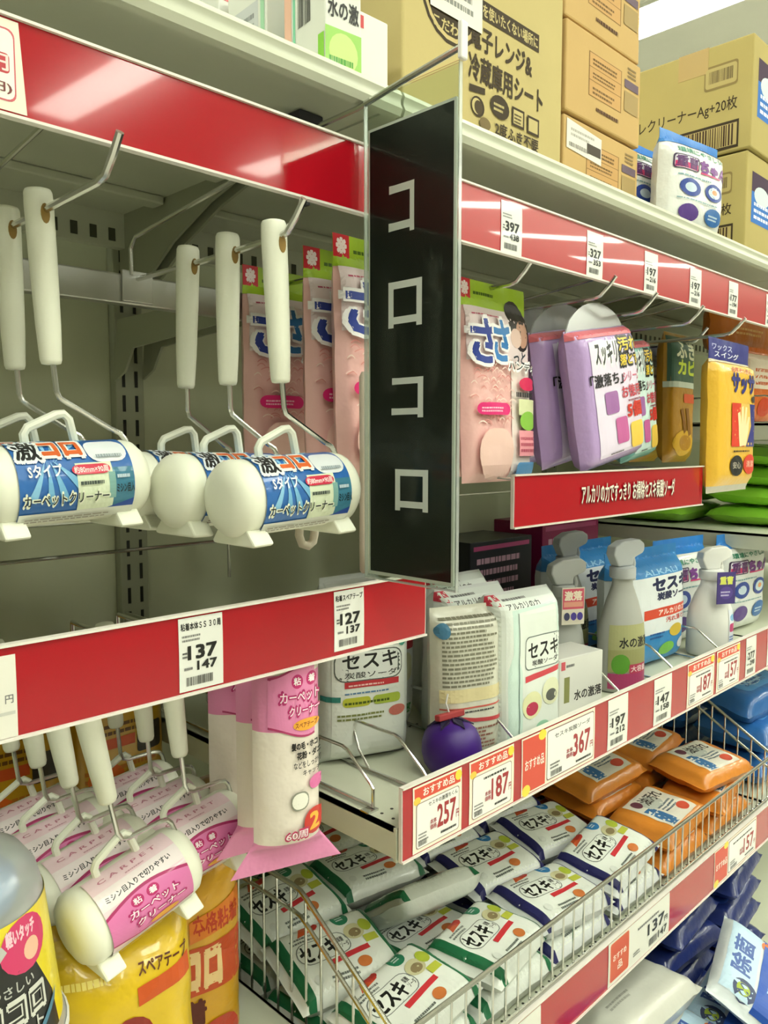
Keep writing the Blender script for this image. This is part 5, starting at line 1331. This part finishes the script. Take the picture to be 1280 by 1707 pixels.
decals(MB(), F, ci_[1:], 'tag', base=0.0002, step=0.00005).build('print', lb, smooth=0)
MB().tube([(0, 0, 0.128), (0.004, 0.02, 0.145), (0.008, 0.06, 0.165), (0.010, 0.10, 0.178)], 0.002, M('plastic', '#d8d8d4'), 6).build('hang_strap', t)

# ------------------------------------------------------------------ far bay on the right
G = 'green packs at the far end'
gi = [('r', 0.15, 0.2, 0.6, 0.8, '#c0ec7a'), ('s', 0.2, 0.3, 0.55, 0.7, 3, '#4c8a24')]
pk = Pack(0.21, 0.15, 0.034, na=6, nb=6, side=0.06, wr=0.003, seed=121)
src = None
for k, (c, yaw, tx, lab) in enumerate((((1.56, 0.095, 1.269), 0, 0, 'bottom green pack of the front stack at the far end'), ((1.56, 0.095, 1.305), 4, 2, 'second green pack of the front stack at the far end'), ((1.565, 0.10, 1.341), -4, 3, 'third green pack of the front stack at the far end'), ((1.56, 0.10, 1.378), 5, 5, 'top green pack of the front stack at the far end'),
                                     ((1.52, 0.27, 1.269), 0, 0, 'bottom green pack of the rear stack at the far end'), ((1.52, 0.275, 1.306), -5, 3, 'top green pack of the rear stack at the far end'), ((1.80, 0.15, 1.269), 0, 0, 'bottom green pack of the farthest stack'), ((1.80, 0.15, 1.306), 3, 2, 'middle green pack of the farthest stack'), ((1.80, 0.15, 1.343), -3, 2, 'top green pack of the farthest stack'))):
    if src is None:
        src = make_pack('green_pack', pk, '#9cdc46', gi, lab, 'wipe pack', (0, 0, 0), group=G, lim=0.012)
        o = src
    else:
        o = copy_tree(src)
    o.location, o.rotation_euler = lying(None, c, yaw, tx, 0, 0.15)
    o['label'] = lab
G = 'orange pouches at the far end'
pk = Pack(0.115, 0.135, 0.05, na=4, nb=6, top=0.08, wr=0.002, seed=125, belly=-0.2)
op = make_pack('orange_pouch', pk, '#d86a1e', [('r', 0.1, 0.45, 0.9, 0.82, '#e8d8c4'), ('s', 0.2, 0.5, 0.8, 0.75, 3, '#c85a24'), ('e', 0.5, 0.22, 0.2, 0.12, '#c8401c')], 'orange pouch nearest the duster pack on the far shelf', 'pouch', (1.475, 0.10, 1.4325), (0, 0, R(-6)), G, bands=[(0.45, 0.92, '#e4c8b0')], lim=0.012)
again(op, 'second orange pouch on the far shelf', (1.610, 0.10, 1.4325), (0, 0, R(-4)))
again(op, 'third orange pouch on the far shelf', (1.745, 0.11, 1.4325), (0, 0, R(-4)))
pk = Pack(0.26, 0.080, 0.06, na=4, nb=4, wr=0.004, seed=127)
ob = make_pack('orange_bag', pk, '#d8781c', [('s', 0.2, 0.4, 0.7, 0.6, 2, '#f0c07a')], 'orange bag squeezed under the top shelf above the orange pouches', 'bag', (1.62, 0.18, 1.572), (0, 0, R(-3)), G, lim=0.015)
again(ob, 'second orange bag squeezed under the far top shelf', (1.90, 0.18, 1.572), (0, 0, R(3)))
divider(1.43, 'tall wire divider on the far shelf beside the orange pouch', 0.02).location.z = 1.432
# dark boxes at the back of the middle shelf
for x0, x1, h_, col, lab in ((0.93, 1.09, 0.175, '#23232a', 'black box at the back of the middle shelf below the banner'), (1.12, 1.30, 0.192, '#8c1c50', 'magenta box at the back of the middle shelf below the banner')):
    w_ = x1 - x0
    wbox(lab, (x0 + x1) / 2, 0.345, Z, w_, 0.10, h_, 0, [('s', 0.1, 0.5, 0.9, 0.9, 4, '#c8a0b4'), ('r', 0.05, 0.92, 0.95, 0.96, '#b04878')], None, name='dark_box', group='dark boxes at the back', col=col)
